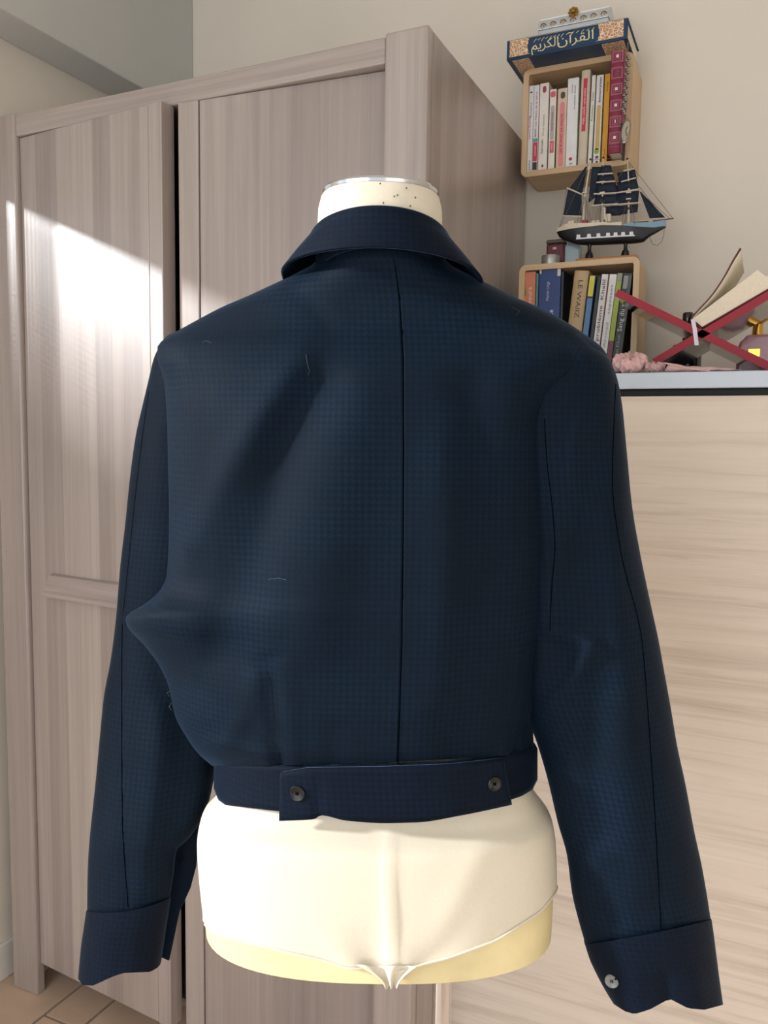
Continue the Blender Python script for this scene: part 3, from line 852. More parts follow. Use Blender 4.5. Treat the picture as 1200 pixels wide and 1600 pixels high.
# waistband
def band_d(px, off=0.0):
    u = np.clip((np.asarray(px, float) - 587) / 254.0, -1, 1)
    return 0.85 - (0.0955 + off) * gsh(u, 2.8, 2.8)
bt_x = [333, 345, 440, 480, 600, 700, 790, 838]; bt_y = [1192, 1192, 1197, 1197, 1194, 1190, 1179, 1170]
bb_x = [334, 341, 352, 437, 600, 720, 797, 815, 832, 841]; bb_y = [1232, 1250, 1258, 1268, 1272, 1262, 1250, 1244, 1234, 1216]
Gw = []
for i in range(9):
    v = i / 8.0; row = []
    px_ = 587 + 253.0 * cols
    for px in px_:
        py = np.interp(px, bt_x, bt_y) * (1 - v) + np.interp(px, bb_x, bb_y) * v
        row.append(PL(px, py, float(band_d(px))))
    a, c = row[0], row[-1]; fr = []
    for u in cols[::-1][1:-1]:
        fr.append(np.array([(a[0] + c[0]) / 2 + u * (c[0] - a[0]) / 2, 0.005 + 0.0955 * math.sqrt(max(0, 1 - abs(u) ** 2.4)), a[2] + (c[2] - a[2]) * (u + 1) / 2]))
    Gw.append(row + fr)
wb = MB().grid(Gw, closed_u=True, flip=True); wb.uv = uv_of(Gw, 45)
wb.build('waistband', m_wool_d, jk, smooth=True, angle=180, solid=0.002)
tt_x = [439, 480, 600, 700, 784]; tt_y = [1206, 1199, 1197, 1193, 1184]
tb_x = [438, 490, 503, 540, 600, 650, 720, 797]; tb_y = [1281, 1278, 1272, 1280, 1284, 1283, 1272, 1256]
Gt = []
for i in range(10):
    v = i / 9.0; row = []
    for w_ in np.linspace(0, 1, 60):
        px = (439 + (784 - 439) * w_) * (1 - v) + (438 + (797 - 438) * w_) * v
        py = np.interp(px, tt_x, tt_y) * (1 - v) + float(pchip(tb_x, tb_y, px)) * v
        rip = 0.0025 * math.exp(-((px - 497) / 8.0) ** 2) * v
        row.append(PL(px, py, float(band_d(px)) - 0.0045 + rip))
    Gt.append(row)
tbm = MB().grid(Gt, flip=True); tbm.uv = uv_of(Gt, 30)
tab = tbm.build('waist_tab', m_wool_d, jk, smooth=True, angle=180, solid=0.0028, sol_off=1)
def button(px, py, d, r, mat_, parent, tilt=0.0, name='button', rx=0.0):
    p = PL(px, py, d)
    M = Matrix.Translation(p) @ Matrix.Rotation(tilt, 4, 'Z') @ Matrix.Rotation(math.pi / 2 + rx, 4, 'X')
    prof = [(r * 0.86, 0.0), (r, 0.0006), (r, 0.0018), (r * 0.9, 0.0026), (r * 0.74, 0.0022), (r * 0.6, 0.0016), (r * 0.2, 0.0015)]
    o = MB().lathe(prof, 28).xf(M).build(name, mat_, parent, smooth=True)
    s = MB()
    for k in (-1, 1):
        s.tube([(k * r * 0.14, -r * 0.22, 0.0015), (k * r * 0.10, 0, 0.0026), (k * r * 0.14, r * 0.22, 0.0015)], 0.00045, 6)
    s.xf(M).build('thread', m_seam, o)
    return o
button(465, 1239, float(band_d(465)) - 0.0070, 0.0077, m_horn, tab, tilt=-0.25)
button(772, 1224, float(band_d(772)) - 0.0072, 0.0072, m_horn, tab, tilt=0.35)
bcd = sleeve_d(GCR, 956, 1532)
button(956, 1532, bcd - 0.0006, 0.0070, m_greyb, cr_, tilt=-0.35, rx=-0.05)

# collar: stands round the neck and folds over
def collar_pt(th, v):
    """th 0 = towards viewer, +-pi = front; v 0 inner stand .. 1 fold edge"""
    c, s_ = math.cos(th), math.sin(th)
    k = abs(th) / math.pi
    ztp = 1.5605 - 0.060 * k ** 2 - 0.004 * s_ * 0 - 0.09 * max(0, k - 0.55)
    zbt = 1.5205 - 0.010 * min(1, k * 2) ** 2 - 0.008 * max(0, s_) * min(1, k * 2) - 0.12 * max(0, k - 0.5)
    rx_t, ry_t = 0.0655, 0.0700
    rx_b, ry_b = 0.0975 + 0.006 * max(0, s_), 0.0860
    if v < 0:      # inner stand going down inside
        t = -v
        return (xn + (rx_t - 0.003) * s_, -(ry_t - 0.003) * c, ztp - 0.001 - 0.035 * t)
    f = v ** 1.25
    bul = 0.003 * math.sin(math.pi * v)
    return (xn + (rx_t + (rx_b - rx_t) * f + bul) * s_, -(ry_t + (ry_b - ry_t) * f + bul) * c, ztp + (zbt - ztp) * v + 0.002 * math.sin(math.pi * min(1, v * 5)) * (1 if v < .2 else 0))
Gk = []
for v in list(np.linspace(-1, -0.05, 5)) + list(np.linspace(0, 1, 18)):
    Gk.append([np.array(collar_pt(t, v)) for t in np.linspace(-2.55, 2.55, 90)])
ck = MB().grid(Gk, flip=True); ck.uv = uv_of(Gk, 45)
ck.build('collar', m_wool_d, jk, smooth=True, angle=180, solid=0.0028, sol_off=0)
# a few pale loose threads caught on the wool
m_lint = plain('pale_lint', '#5d6873', 0.9)
for pts in ([(478, 553), (480, 568), (484, 580), (481, 586)], [(420, 905), (435, 903), (447, 906)], [(316, 535), (322, 532), (330, 536)], [(800, 480), (812, 486), (806, 494)]):
    MB().tube([PL(x, y, body_d(x, y) - 0.0006) for x, y in pts], 0.0001, 5).build('loose_thread', m_lint, jk)
for pts in ([(268, 1098), (264, 1104), (268, 1110)], [(266, 1080), (261, 1082), (265, 1088)]):
    MB().tube([PL(x, y, 0.838) for x, y in pts], 0.00014, 5).build('loose_thread', m_lint, jk)


# ------------------------------------------------------------------ books
def mcol(col, rough=0.45, **k): return plain('paint_' + col.strip('#') + '_%d' % int(rough * 100), col, rough, **k)
m_pages = plain('book_pages', '#e4dac6', 0.8, var=0.05, scale=200)
def book(loc, w_, h, dep, col, label, group, lean=0.0, rough=0.4, hard=False, cat='book'):
    """spine at local y=0 facing -y; x across the spine, z up"""
    root = empty('book', loc); root.rotation_euler = (0, lean, 0)
    tag(root, label, cat, group)
    t = 0.0016 if hard else 0.0009
    b = MB()
    if hard:   # rounded spine
        pts = [(w_ / 2 - w_ / 2 * math.cos(a), 0.004 - 0.004 * math.sin(a)) for a in np.linspace(0, math.pi, 9)]
        outer = [(0, dep)] + pts + [(w_, dep), (w_ - t, dep), (w_ - t, 0.005)] + [(w_ - t, 0.005), (t, 0.005)] + [(t, dep)]
    else:
        outer = [(0, dep), (0, 0), (w_, 0), (w_, dep), (w_ - t, dep), (w_ - t, 0.002), (t, 0.002), (t, dep)]
    b.prism_z(outer, 0, h)
    b.build('cover', mcol(col, rough), root, bevel=0.0006, seg=1)
    ins = 0.003 if hard else 0.0005
    MB().box(t, w_ - t, 0.0055 if hard else 0.0022, dep - ins - 0.001, ins, h - ins).build('pages', m_pages, root)
    root['w'] = w_; root['h'] = h
    return root
def patch(root, name, col, x0, x1, z0, z1, y=-0.0004, rough=0.45, rnd_=0):
    """printed shape on a spine, fractions of its width and height"""
    W_, H_ = root['w'], root['h']
    a, b_, c, d = x0 * W_, x1 * W_, z0 * H_, z1 * H_
    if rnd_:
        r = min(b_ - a, d - c) / 2 * rnd_; pts = []
        for (cx, cz, t0) in ((b_ - r, c + r, -90), (b_ - r, d - r, 0), (a + r, d - r, 90), (a + r, c + r, 180)):
            for i in range(6):
                th = math.radians(t0 + 18 * i); pts.append((cx + r * math.cos(th), cz + r * math.sin(th)))
        m_ = MB().prism(pts, y, 0.001)
    else:
        m_ = MB().box(a, b_, y, 0.001, c, d)
    return m_.build(name, mcol(col, rough), root)
def stext(root, s, size, col, fx, fz, down=False, flat=False, width=None, y=-0.0006):
    return text_part(s, size, mcol(col, 0.6), root, spine_matrix(fx * root['w'], fz * root['h'], y, down, flat), width=width)

SY = UBF + 0.008; UZ = UBZ0 + 0.0121
gU = 'paperbacks in the upper box shelf'
def ub(x0, x1, top, col, label, lean=0.0, hard=False, yy=SY, dep=0.105, py=190):
    X0, X1 = at_y(x0, py, yy)[0], at_y(x1, py, yy)[0]
    zt = at_y((x0 + x1) / 2, top, yy)[2]
    w_ = X1 - X0 - 0.0006; h = zt - UZ
    if lean: X0 -= (190 - top) / 140.0 * 0 + h * 0.5 * math.sin(lean)
    return book((X0, yy, UZ + (w_ * math.sin(lean) if lean > 0 else 0)), w_, h, dep, col, label, gU, lean, hard=hard)
b = ub(825.0, 833.3, 134, '#dcdfe6', 'white paperback with blue and red spine lettering, leftmost in the upper shelf')
stext(b, 'Laurent Gounelle', 0.0062, '#c8505a', .35, .52, width=0.05); stext(b, 'Romance', 0.006, '#7486ad', .55, .72, width=0.032); patch(b, 'logo', '#3a4152', .3, .75, .915, .93); stext(b, 'pocket', 0.006, '#5e6b80', .5, .08, width=0.022)
b = ub(833.5, 841.7, 133, '#dfdfe4', 'white paperback with a red and teal block low on its spine')
patch(b, 'label_block', '#c93a4c', .08, .92, .12, .34); patch(b, 'label_block', '#5f9c9c', .08, .92, .345, .385); patch(b, 'label_block', '#33383f', .08, .92, .02, .11)
stext(b, 'Les Piliers de la terre', 0.0056, '#b96a72', .5, .72, width=0.075); stext(b, 'KEN FOLLETT', 0.005, '#4a5560', .5, .45, width=0.018); stext(b, 'roman', 0.005, '#ffffff', .5, .24, y=-0.0008, width=0.022)
b = ub(842.5, 856.5, 130, '#e6e1db', 'white paperback with a dark red disc at the top of its spine')
patch(b, 'publisher_disc', '#a3434f', .3, .72, .89, .965, rnd_=1); stext(b, 'Paulo Coelho', 0.0072, '#8b8d86', .42, .28, width=0.03); stext(b, 'Onze minutes', 0.007, '#a8aaa2', .5, .52, width=0.045); patch(b, 'logo', '#4a3c44', .42, .62, .04, .07)
b = ub(858.2, 868.3, 139.5, '#e7e0d8', 'narrow white paperback with a pink disc and grey label on its spine')
patch(b, 'publisher_disc', '#dc5f70', .12, .9, .90, .975, rnd_=.8); patch(b, 'label_block', '#b3acab', .2, .8, .37, .80, rnd_=.9); patch(b, 'label_block', '#cf6a72', .2, .85, .21, .36)
stext(b, 'IRENE FRAIN', 0.005, '#7d7576', .5, .6, width=0.04, y=-0.0008); stext(b, 'roman', 0.005, '#efd0d0', .5, .285, width=0.015, y=-0.0008)
b = ub(870.5, 885.3, 138, '#d6c0aa', 'beige paperback with a long pink oval title label')
patch(b, 'publisher_disc', '#4b4a44', .3, .78, .87, .955, rnd_=1); patch(b, 'label_block', '#e08a8c', .25, .78, .03, .83, rnd_=1)
stext(b, 'LES RUINES DE MALTE', 0.0062, '#8d4a50', .52, .43, width=0.085, y=-0.0008)
b = ub(885.6, 902.7, 122, '#e3e5e6', 'broad plain white paperback with a small red logo at its foot')
stext(b, 'en attendant demain', 0.0055, '#8f9396', .68, .78, width=0.05); stext(b, 'roman', 0.005, '#c77f86', .42, .88, width=0.018); patch(b, 'logo', '#c02d45', .3, .62, .075, .11, rnd_=1); patch(b, 'logo', '#9fb6c4', .35, .65, .03, .05)
b = ub(905.0, 919.5, 109.5, '#cfc3ae', 'tall cream hardback with a red title strip on its rounded spine', lean=0.012, hard=True)
patch(b, 'label_block', '#c9344e', .3, .72, .36, .91); stext(b, 'Mille soleils splendides', 0.0056, '#f3d8d8', .5, .62, width=0.075, y=-0.0008)
b = ub(921.5, 927.8, 118, '#e1dfd8', 'very thin white paperback leaning beside the cream hardback', lean=0.018)
stext(b, 'Rousseau   Emile', 0.005, '#88867c', .5, .65, width=0.06)
b = ub(929.5, 940.5, 117.5, '#e6e4e3', 'white paperback with a yellow panel and green dot on its spine', lean=0.012)
stext(b, 'dictionnaire pratique', 0.0068, '#2b2d35', .55, .83, width=0.052); patch(b, 'label_block', '#cfb06a', .2, .78, .16, .66, rnd_=.5); patch(b, 'green_dot', '#8cb53c', .12, .82, .11, .175, rnd_=1); patch(b, 'logo', '#713a5c', .3, .75, .06, .09); patch(b, 'logo', '#2b2d35', .4, .7, .012, .035)
b = ub(942.3, 951.0, 115.5, '#e0a52c', 'bright yellow paperback beside the burgundy bound volume', lean=0.008)
stext(b, 'larousse', 0.0055, '#a8741a', .5, .86, width=0.02); stext(b, 'poche', 0.005, '#a8741a', .5, .12, width=0.014)
# burgundy volume, deeper than the shelf so that it stands proud of it
KY = 1.812
X0, X1 = at_y(951.8, 170, KY)[0], at_y(972.5, 170, KY)[0]
kb = book((X0, KY, UZ), X1 - X0, 2.1545 - UZ, 0.16, '#7d2340', 'burgundy bound volume with gilt squares standing proud of the upper shelf', None, hard=True)

z0 = 0.075
for i in range(6):
    a = 0.06 + i * 0.1555
    patch(kb, 'gilt_frame', '#a8566b', .06, .94, a, a + .145, y=-0.0046 + 0.0042)
for o in [c for c in kb.children if c.name.startswith('gilt_frame')]: bpy.data.objects.remove(o)
m_kp, m_kd, m_kg = mcol('#a0586c', 0.4), mcol('#6d1c38', 0.4), mcol('#f0d3d2', 0.35)
def kplate(name, mt, x0, x1, za, zb, lift):
    """raised stamping that follows the rounded spine"""
    W_ = kb['w']; G_ = []
    for z in (za, zb):
        G_.append([(x, 0.004 - 0.004 * math.sqrt(max(0, 1 - ((x - W_ / 2) / (W_ / 2)) ** 2)) - lift, z) for x in np.linspace(x0 * W_, x1 * W_, 9)])
    return MB().grid(G_).build(name, mt, kb, solid=0.0004, sol_off=1)
KH = kb['h']
for i in range(6):
    c = (0.1 + i * 0.158) * KH + 0.010; s = 0.0115
    kplate('stamped_panel', m_kp, .07, .93, c - s, c + s, 0.0004)
    kplate('stamped_panel', m_kd, .2, .8, c - s * .72, c + s * .72, 0.0008)
    if i == 4:
        for k in range(4): kplate('gilt_line', m_kp, .3, .7, c - s * .5 + k * s * .3, c - s * .42 + k * s * .3, 0.0012)
        continue
    kplate('stamped_panel', m_kp, .27, .73, c - s * .56, c + s * .56, 0.0011)
    kplate('stamped_panel', m_kd, .33, .67, c - s * .42, c + s * .42, 0.0014)
    if i != 1: kplate('gilt_square', m_kg, .4, .6, c - s * .26, c + s * .26, 0.0017)
    else: kplate('gilt_line', m_kg, .46, .54, c - s * .26, c + s * .26, 0.0017)
for z in (0.012, 0.018, KH - 0.006): kplate('gilt_line', m_kp, .05, .95, z, z + 0.0012, 0.0004)

# large blue and gold book lying on the upper shelf
QX0, QX1, QY, QZ = -0.556, -0.3005, 1.800, UBZ1 + 0.0004
qb = empty('book', ((QX0 + QX1) / 2, QY, QZ)); tag(qb, 'thick navy and gold book with Arabic calligraphy lying on the upper shelf', 'book')
qw, qh, qd = QX1 - QX0, 0.0405, 0.155
m_navy = mcol('#12395a', 0.4)
m_gold, nt_, bs_ = new_mat('gilt_filigree')
_tc = nt_.nodes.new('ShaderNodeTexCoord'); _vo = nt_.nodes.new('ShaderNodeTexVoronoi'); _vo.inputs['Scale'].default_value = 170; _vo.feature = 'DISTANCE_TO_EDGE'
_rp = nt_.nodes.new('ShaderNodeValToRGB'); _e = _rp.color_ramp.elements; _e[0].position = 0.03; _e[0].color = lin('#e8d9b8'); _e[1].position = 0.16; _e[1].color = lin('#a4604a'); _m = _e.new(0.4); _m.color = lin('#c9a27c')
nt_.links.new(_tc.outputs['Object'], _vo.inputs['Vector']); nt_.links.new(_vo.outputs['Distance'], _rp.inputs['Fac']); nt_.links.new(_rp.outputs['Color'], bs_.inputs['Base Color']); bs_.inputs['Roughness'].default_value = 0.4
c = MB()
c.box(-qw / 2, qw / 2, 0, qd, 0, 0.003); c.box(-qw / 2, qw / 2, 0, qd, qh - 0.003, qh); c.box(-qw / 2, qw / 2, 0, 0.003, 0.003, qh - 0.003)
qc = c.build('cover', m_navy, qb, bevel=0.0012)
MB().box(-qw / 2 + 0.004, qw / 2 - 0.004, 0.004, qd - 0.004, 0.0032, qh - 0.0032).build('pages', m_pages, qb)
for a, b_ in ((-0.121, -0.079), (0.068, 0.119)):
    MB().box(a, b_, -0.0006, 0.001, 0.0055, qh - 0.002).build('gilt_panel', m_gold, qc)
for z in (0.005, qh - 0.0022): MB().box(-0.121, 0.119, -0.0005, 0.001, z, z + 0.0006).build('gilt_line', mcol('#d8c08a', 0.35), qc)
MB().prism([(-0.079, qh / 2 - .012), (-0.074, qh / 2 - .0155), (.064, qh / 2 - .0155), (.068, qh / 2 - .012), (.071, qh / 2), (.068, qh / 2 + .013), (.064, qh / 2 + .0165), (-.074, qh / 2 + .0165), (-.079, qh / 2 + .013), (-.082, qh / 2)], -0.0009, 0.001).build('title_panel', m_navy, qc)
ar1 = '\uFE8D\uFEDF\uFED8\uFEAE\uFE81\uFEE5'[::-1]; ar2 = '\uFE8D\uFEDF\uFEDC\uFEAE\uFEF3\uFEE2'[::-1]
for s, x, wd in ((ar2, -0.043, 0.058), (ar1, 0.022, 0.074)):
    text_part(s, 0.026, mcol('#dccf9f', 0.35), qc, Matrix.Translation((x, -0.0011, qh / 2 - 0.0015)) @ Matrix.Rotation(math.pi / 2, 4, 'X'), name='calligraphy', width=wd)
    for k in range(7):
        px = x - wd / 2 + wd * (k + .5) / 7
        MB().tube([(px, -0.0011, qh / 2 + 0.006 + 0.003 * (k % 2)), (px + 0.003, -0.0013, qh / 2 + 0.0105), (px + 0.006, -0.0011, qh / 2 + 0.0125)], 0.0006, 5).build('calligraphy', mcol('#dccf9f', 0.35), qc)
for a, b_ in ((-0.117, -0.080), (0.074, 0.119)): MB().box(a, b_, 0.006, qd - 0.006, -0.0003, 0.0002).build('lower_gilt_panel', m_gold, qc)

# jewellery casket on top of it
JX0, JX1, JZ = -0.4976, -0.348, QZ + qh + 0.0004
jx = empty('jewellery_box', ((JX0 + JX1) / 2, 1.872, JZ)); tag(jx, 'small silver jewellery casket with gold scrolls on the navy book', 'jewellery box')
jw = (JX1 - JX0) / 2; m_sil = plain('silver_lacquer', '#c9cfd6', 0.28, metal=0.35, var=0.05); m_gilt = plain('antique_gold', '#b08d4f', 0.35, metal=0.8, var=0.2, scale=200)
sec = [(-0.034, 0), (0.034, 0), (0.036, 0.006), (0.036, 0.026), (-0.036, 0.026), (-0.036, 0.006)]
def xprism(sec, x0, x1):
    n = len(sec); m_ = MB()
    m_.add([(x0, y, z) for y, z in sec] + [(x1, y, z) for y, z in sec], [tuple(range(n))[::-1], tuple(range(n, 2 * n))] + [(i, (i + 1) % n, (i + 1) % n + n, i + n) for i in range(n)])
    return m_
xprism(sec, -jw, jw).build('body', m_sil, jx, bevel=0.002)
lid = [(-0.0365, 0.0265), (0.0365, 0.0265)] + [(0.0365 * math.cos(a), 0.0265 + 0.031 * math.sin(a)) for a in np.linspace(0.15, math.pi - 0.15, 14)]
ld = xprism(lid, -jw - 0.001, jw + 0.001).build('lid', m_sil, jx, bevel=0.001)
for k in range(7):
    cx = -jw * 0.86 + k * jw * 0.287
    MB().tube([(cx + 0.0075 * (1 - t / 14) * math.cos(t * .62), -0.0362 + 0.0, 0.033 + 0.0065 * (1 - t / 14) * math.sin(t * .62)) for t in range(12)], 0.0011, 5).build('scroll', m_gilt, ld, smooth=True)
    MB().tube([(-jw * .9 + k * jw * .3, -0.0368, 0.012), (-jw * .9 + k * jw * .3 + 0.012, -0.0368, 0.016)], 0.0012, 5).build('scroll', m_sil, jx, smooth=True)
MB().tube([(-jw, -0.0372, 0.0262), (jw, -0.0372, 0.0262)], 0.0010, 6).build('trim_line', m_sil, ld)
MB().tube([(-jw, -0.018, 0.0545), (jw, -0.018, 0.0545)], 0.0018, 6).build('trim_line', plain('white_trim', '#eceef0', 0.3), ld)
fb = MB()
for k in range(8):
    a = k * math.pi / 4
    fb.lathe([(0.0005, -0.004), (0.0042, -0.001), (0.0042, 0.002), (0.0005, 0.004)], 8, (0.0075 * math.cos(a), -0.031, 0.0515 + 0.0075 * math.sin(a)))
fb.lathe([(0.0005, -0.004), (0.005, -0.002), (0.005, 0.002), (0.0005, 0.005)], 10, (0, -0.034, 0.0515))
fb.build('clasp_flower', m_gilt, ld, smooth=True)

# wristwatch hanging at the corner of the upper shelf
wt = empty('wristwatch', tuple(at_y(980, 90, 1.795))); tag(wt, 'wristwatch with a beige dial hanging beside the burgundy volume', 'watch')
wo_ = np.array(wt.location)
def WP(px, py, dy=0.0): return at_y(px, py, 1.795 + dy) - wo_
m_brace = plain('tarnished_silver', '#8f8b82', 0.35, metal=0.7, var=0.3, scale=400); m_dial = plain('beige_dial', '#a89b88', 0.5); m_strap = plain('black_leather', '#15161a', 0.5)
path = [(981, 72), (981, 90), (980, 110), (979, 130), (977, 150), (975, 168), (974, 180)]
ys = [p[1] for p in path]
bl = MB()
for i in range(26):
    y = 88 + i * 3.6; x = float(np.interp(y, ys, [p[0] for p in path])) + 2.2 * math.sin(i * 2.1)
    p = WP(x, y, 0.002 * math.cos(i * 2.1))
    bl.lathe([(0.0003, -0.0035), (0.0034, -0.002), (0.0038, 0), (0.0034, 0.002), (0.0003, 0.0035)], 7, p)
bl.build('bracelet', m_brace, wt, smooth=True)
MB().tube([WP(981, 66), WP(981, 88)], 0.0007, 6).build('hook_cord', m_brace, wt)
cs = MB().lathe([(0.0004, -0.003), (0.0135, -0.003), (0.0150, -0.001), (0.0150, 0.003), (0.0125, 0.0042), (0.0122, 0.0030), (0.0004, 0.0030)], 28, (0, 0, 0), sx=0.62, sy=1.65)
Mc = Matrix.Translation(WP(978, 205)) @ Matrix.Rotation(0.14, 4, 'Y') @ Matrix.Rotation(math.pi / 2, 4, 'X')
csb = cs.xf(Mc).build('case', m_brace, wt, smooth=True)
MB().lathe([(0.0004, 0.003), (0.0118, 0.003), (0.0118, 0.0034), (0.0004, 0.0036)], 28, sx=0.62, sy=1.65).xf(Mc).build('dial', m_dial, csb, smooth=True)
for a, l_ in ((0.4, 0.009), (2.6, 0.0125)):
    MB().tube([(0, 0, 0.004), (l_ * math.sin(a) * .7, l_ * math.cos(a), 0.004)], 0.0006, 5).xf(Mc).build('hand', m_strap, csb)
MB().prism([(p[0], p[2]) for p in (WP(969, 192), WP(972, 225), WP(971, 250), WP(975, 250), WP(977, 222), WP(974, 192))][::1], -0.002, 0.001).xf(Matrix.Translation((0, 0.004, 0))).build('strap', m_strap, wt)

# ------------------------------------------------------------------ lower shelf books
LZ = LBZ0 + 0.0121; gL = 'books in the lower box shelf'
def lb(xt0, xt1, top, col, label, lean=0.0, hard=False, yy=LBF + 0.006, dep=0.097, gap=0.0):
    X0, X1 = at_y(xt0, top, yy)[0], at_y(xt1, top, yy)[0]; zt = at_y((xt0 + xt1) / 2, top, yy)[2]
    w_ = (X1 - X0) - 0.0006 - gap; h = (zt - LZ) / math.cos(lean) - w_ * math.sin(lean)
    return book((X0 - h * math.sin(lean), yy, LZ + w_ * math.sin(lean) + 0.0002), w_, h, dep, col, label, gL, lean, hard=hard)
LN = math.radians(5.2)
b = lb(815.5, 837.5, 425, '#cf7f63', 'peach coloured book with green leaves on its spine')
for (x, z) in ((.12, .86), (.2, .78), (.1, .68), (.22, .6), (.12, .52), (.2, .44)): patch(b, 'leaf', '#6f8a4c', x, x + .16, z, z + .07, rnd_=1)
stext(b, 'Saveurs', 0.013, '#f0d9c0', .62, .75, width=0.05); stext(b, 'cuisine', 0.009, '#f0d9c0', .6, .5, width=0.035)
b = lb(838, 842, 427, '#53808a', 'thin teal booklet beside the peach book')
b = lb(843, 877, 420, '#1e3a76', 'thick royal blue book with white lettering and worn white corners')
stext(b, 'Vies du Prophète', 0.016, '#d4dbe8', .6, .42, width=0.10); stext(b, 'Martin Lings', 0.009, '#b9c4dc', .42, .80, width=0.04); stext(b, 'Muhammad', 0.013, '#d4dbe8', .3, .35, width=0.07)
patch(b, 'worn_corner', '#d3d0c8', .84, .99, .93, .998); patch(b, 'worn_corner', '#d3d0c8', .02, .1, .96, .998)
b = lb(877.6, 881.6, 424, '#121c2e', 'blackish navy book between the royal blue and tan books')
b = lb(897.5, 921, 421.5, '#b49a72', 'tan hardback titled LE WAIIZ leaning to the right', LN, hard=True)
stext(b, 'LE WAIIZ', 0.0135, '#54422c', .52, .74, down=True, width=0.078, y=-0.0006)
b = lb(921.8, 931, 430, '#4f76a8', 'blue paperback with a yellow band at its top', LN)
patch(b, 'yellow_band', '#d3c43a', .04, .96, .80, .995); patch(b, 'dark_line', '#3a2f36', .04, .96, .78, .80)
b = lb(934, 940, 431.5, '#14161a', 'thin black book beside the blue and yellow paperback', LN)
b = lb(940.6, 952.3, 428, '#dad8d6', 'white paperback with heavy black title beside a thin black book', LN)
stext(b, 'Le problème  Khalil', 0.0095, '#3a3c44', .45, .6, width=0.15); patch(b, 'red_line', '#93324a', .9, 1.0, 0, 1)
b = lb(953, 964.5, 428, '#dedcda', 'white paperback with faint grey title beside the lime green spine', LN)
stext(b, 'Ahmad   sagesses', 0.0075, '#96989c', .5, .6, width=0.13)
b = lb(965, 973.5, 426.5, '#98a83a', 'lime green and plum paperback with a grey top', LN)
patch(b, 'plum_block', '#7a3850', .02, .98, .0, .36); patch(b, 'grey_block', '#8d908a', .02, .98, .92, 1.0)
b = lb(974.2, 989.0, 426, '#1a2022', 'black paperback with white title behind the red bookstand', LN)
stext(b, 'Sang du vide', 0.0125, '#d5d8d8', .42, .62, width=0.075); stext(b, 'Jean Khun', 0.009, '#9fa6a6', .42, .3, width=0.05); patch(b, 'logo', '#8d9496', .12, .6, .85, .975, rnd_=.6)
patch(b, 'pale_mist', '#4e4f4c', .62, .98, .55, .98, y=-0.0003)

# ------------------------------------------------------------------ things on the lower shelf
LT = LBZ1 + 0.0004
def tin(px0, px1, pyt, Y, cols_, label, name, square=False):
    a, c = at_y(px0, pyt + 20, Y), at_y(px1, pyt + 20, Y); zt = at_y((px0 + px1) / 2, pyt, Y)[2]
    root = empty(name, ((a[0] + c[0]) / 2, Y, LT)); tag(root, label, 'tin'); r = (c[0] - a[0]) / 2; h = zt - LT
    return root, r, h
root, r, h = tin(855.5, 883.5, 376, 1.862, None, 'burgundy tea tin with a grey lid behind the model ship', 'tea_tin')
m_burg = mcol('#5e1a2c', 0.35)
body_ = MB().box(-r, r, -r * .7, r * .7, 0, h - 0.009).build('body', m_burg, root, bevel=0.004)
MB().box(-r * 1.03, r * 1.03, -r * .73, r * .73, h - 0.009, h).build('lid', plain('pewter', '#57534f', 0.4, metal=0.6), root, bevel=0.003)
MB().box(-r * .25, r * .15, -r * .7 - 0.0004, -r * .7 + 0.001, h * .66, h * .74).build('label', mcol('#c9a9a0'), body_)
root, r, h = tin(846, 873.5, 400, 1.812, None, 'small round aluminium tin at the left end of the lower shelf', 'round_tin')
m_alu = plain('brushed_aluminium', '#a9adad', 0.35, metal=0.8)
h = max(h, 0.018)
MB().lathe([(r * .97, 0), (r * .97, h * .45)], 32).build('body', m_alu, root, smooth=True)
MB().lathe([(r, h * .4), (r, h * .93), (r * .96, h), (r * .1, h)], 32).build('lid', m_alu, root, smooth=True)
a, c = at_y(884, 385, 1.868), at_y(899, 385, 1.868)
gb = empty('glass_jar', ((a[0] + c[0]) / 2 + 0.006, 1.868, LT)); tag(gb, 'pale blue glass block behind the ship hull beside the burgundy tin', 'jar')
MB().box(-0.017, 0.017, -0.012, 0.012, 0, 0.052).build('body', plain('pale_glass', '#9fb2bd', 0.15, var=0.03), gb, bevel=0.003)
MB().box(-0.011, 0.011, -0.009, 0.009, 0.052, 0.060).build('stopper', plain('pale_glass', '#9fb2bd', 0.15), gb, bevel=0.002)

# ---- model ship
SHY = 1.826
sp0 = at_y(952, 395, SHY)
sh = empty('model_ship', (sp0[0], SHY, LT)); tag(sh, 'black-hulled three-masted model sailing ship with navy sails', 'model ship')
so = np.array([sp0[0], SHY, LT])
def SP(cx, cy, dy=0.0):
    """layout point (sixths of a pixel from 860,235) on the ship's mid-plane"""
    return at_y(860 + cx / 6.0, 235 + cy / 6.0, SHY) - so + np.array([0, dy, 0])
m_hull = mcol('#080b10', 0.35); m_cream = mcol('#d8cdb8', 0.5); m_spar = mcol('#cfc5b4', 0.5); m_sail = plain('navy_sailcloth', '#0b1b2e', 0.7, var=0.15, scale=120)
m_blue = mcol('#7f9fb4', 0.4); m_rope = mcol('#6e6257', 0.8); m_board = wood('orange_oak', ('#9a6a42', '#b17d52', '#c08f63'), 'x', fine=150, broad=20, rough=0.4)
zb = SP(250, 1005)[2]
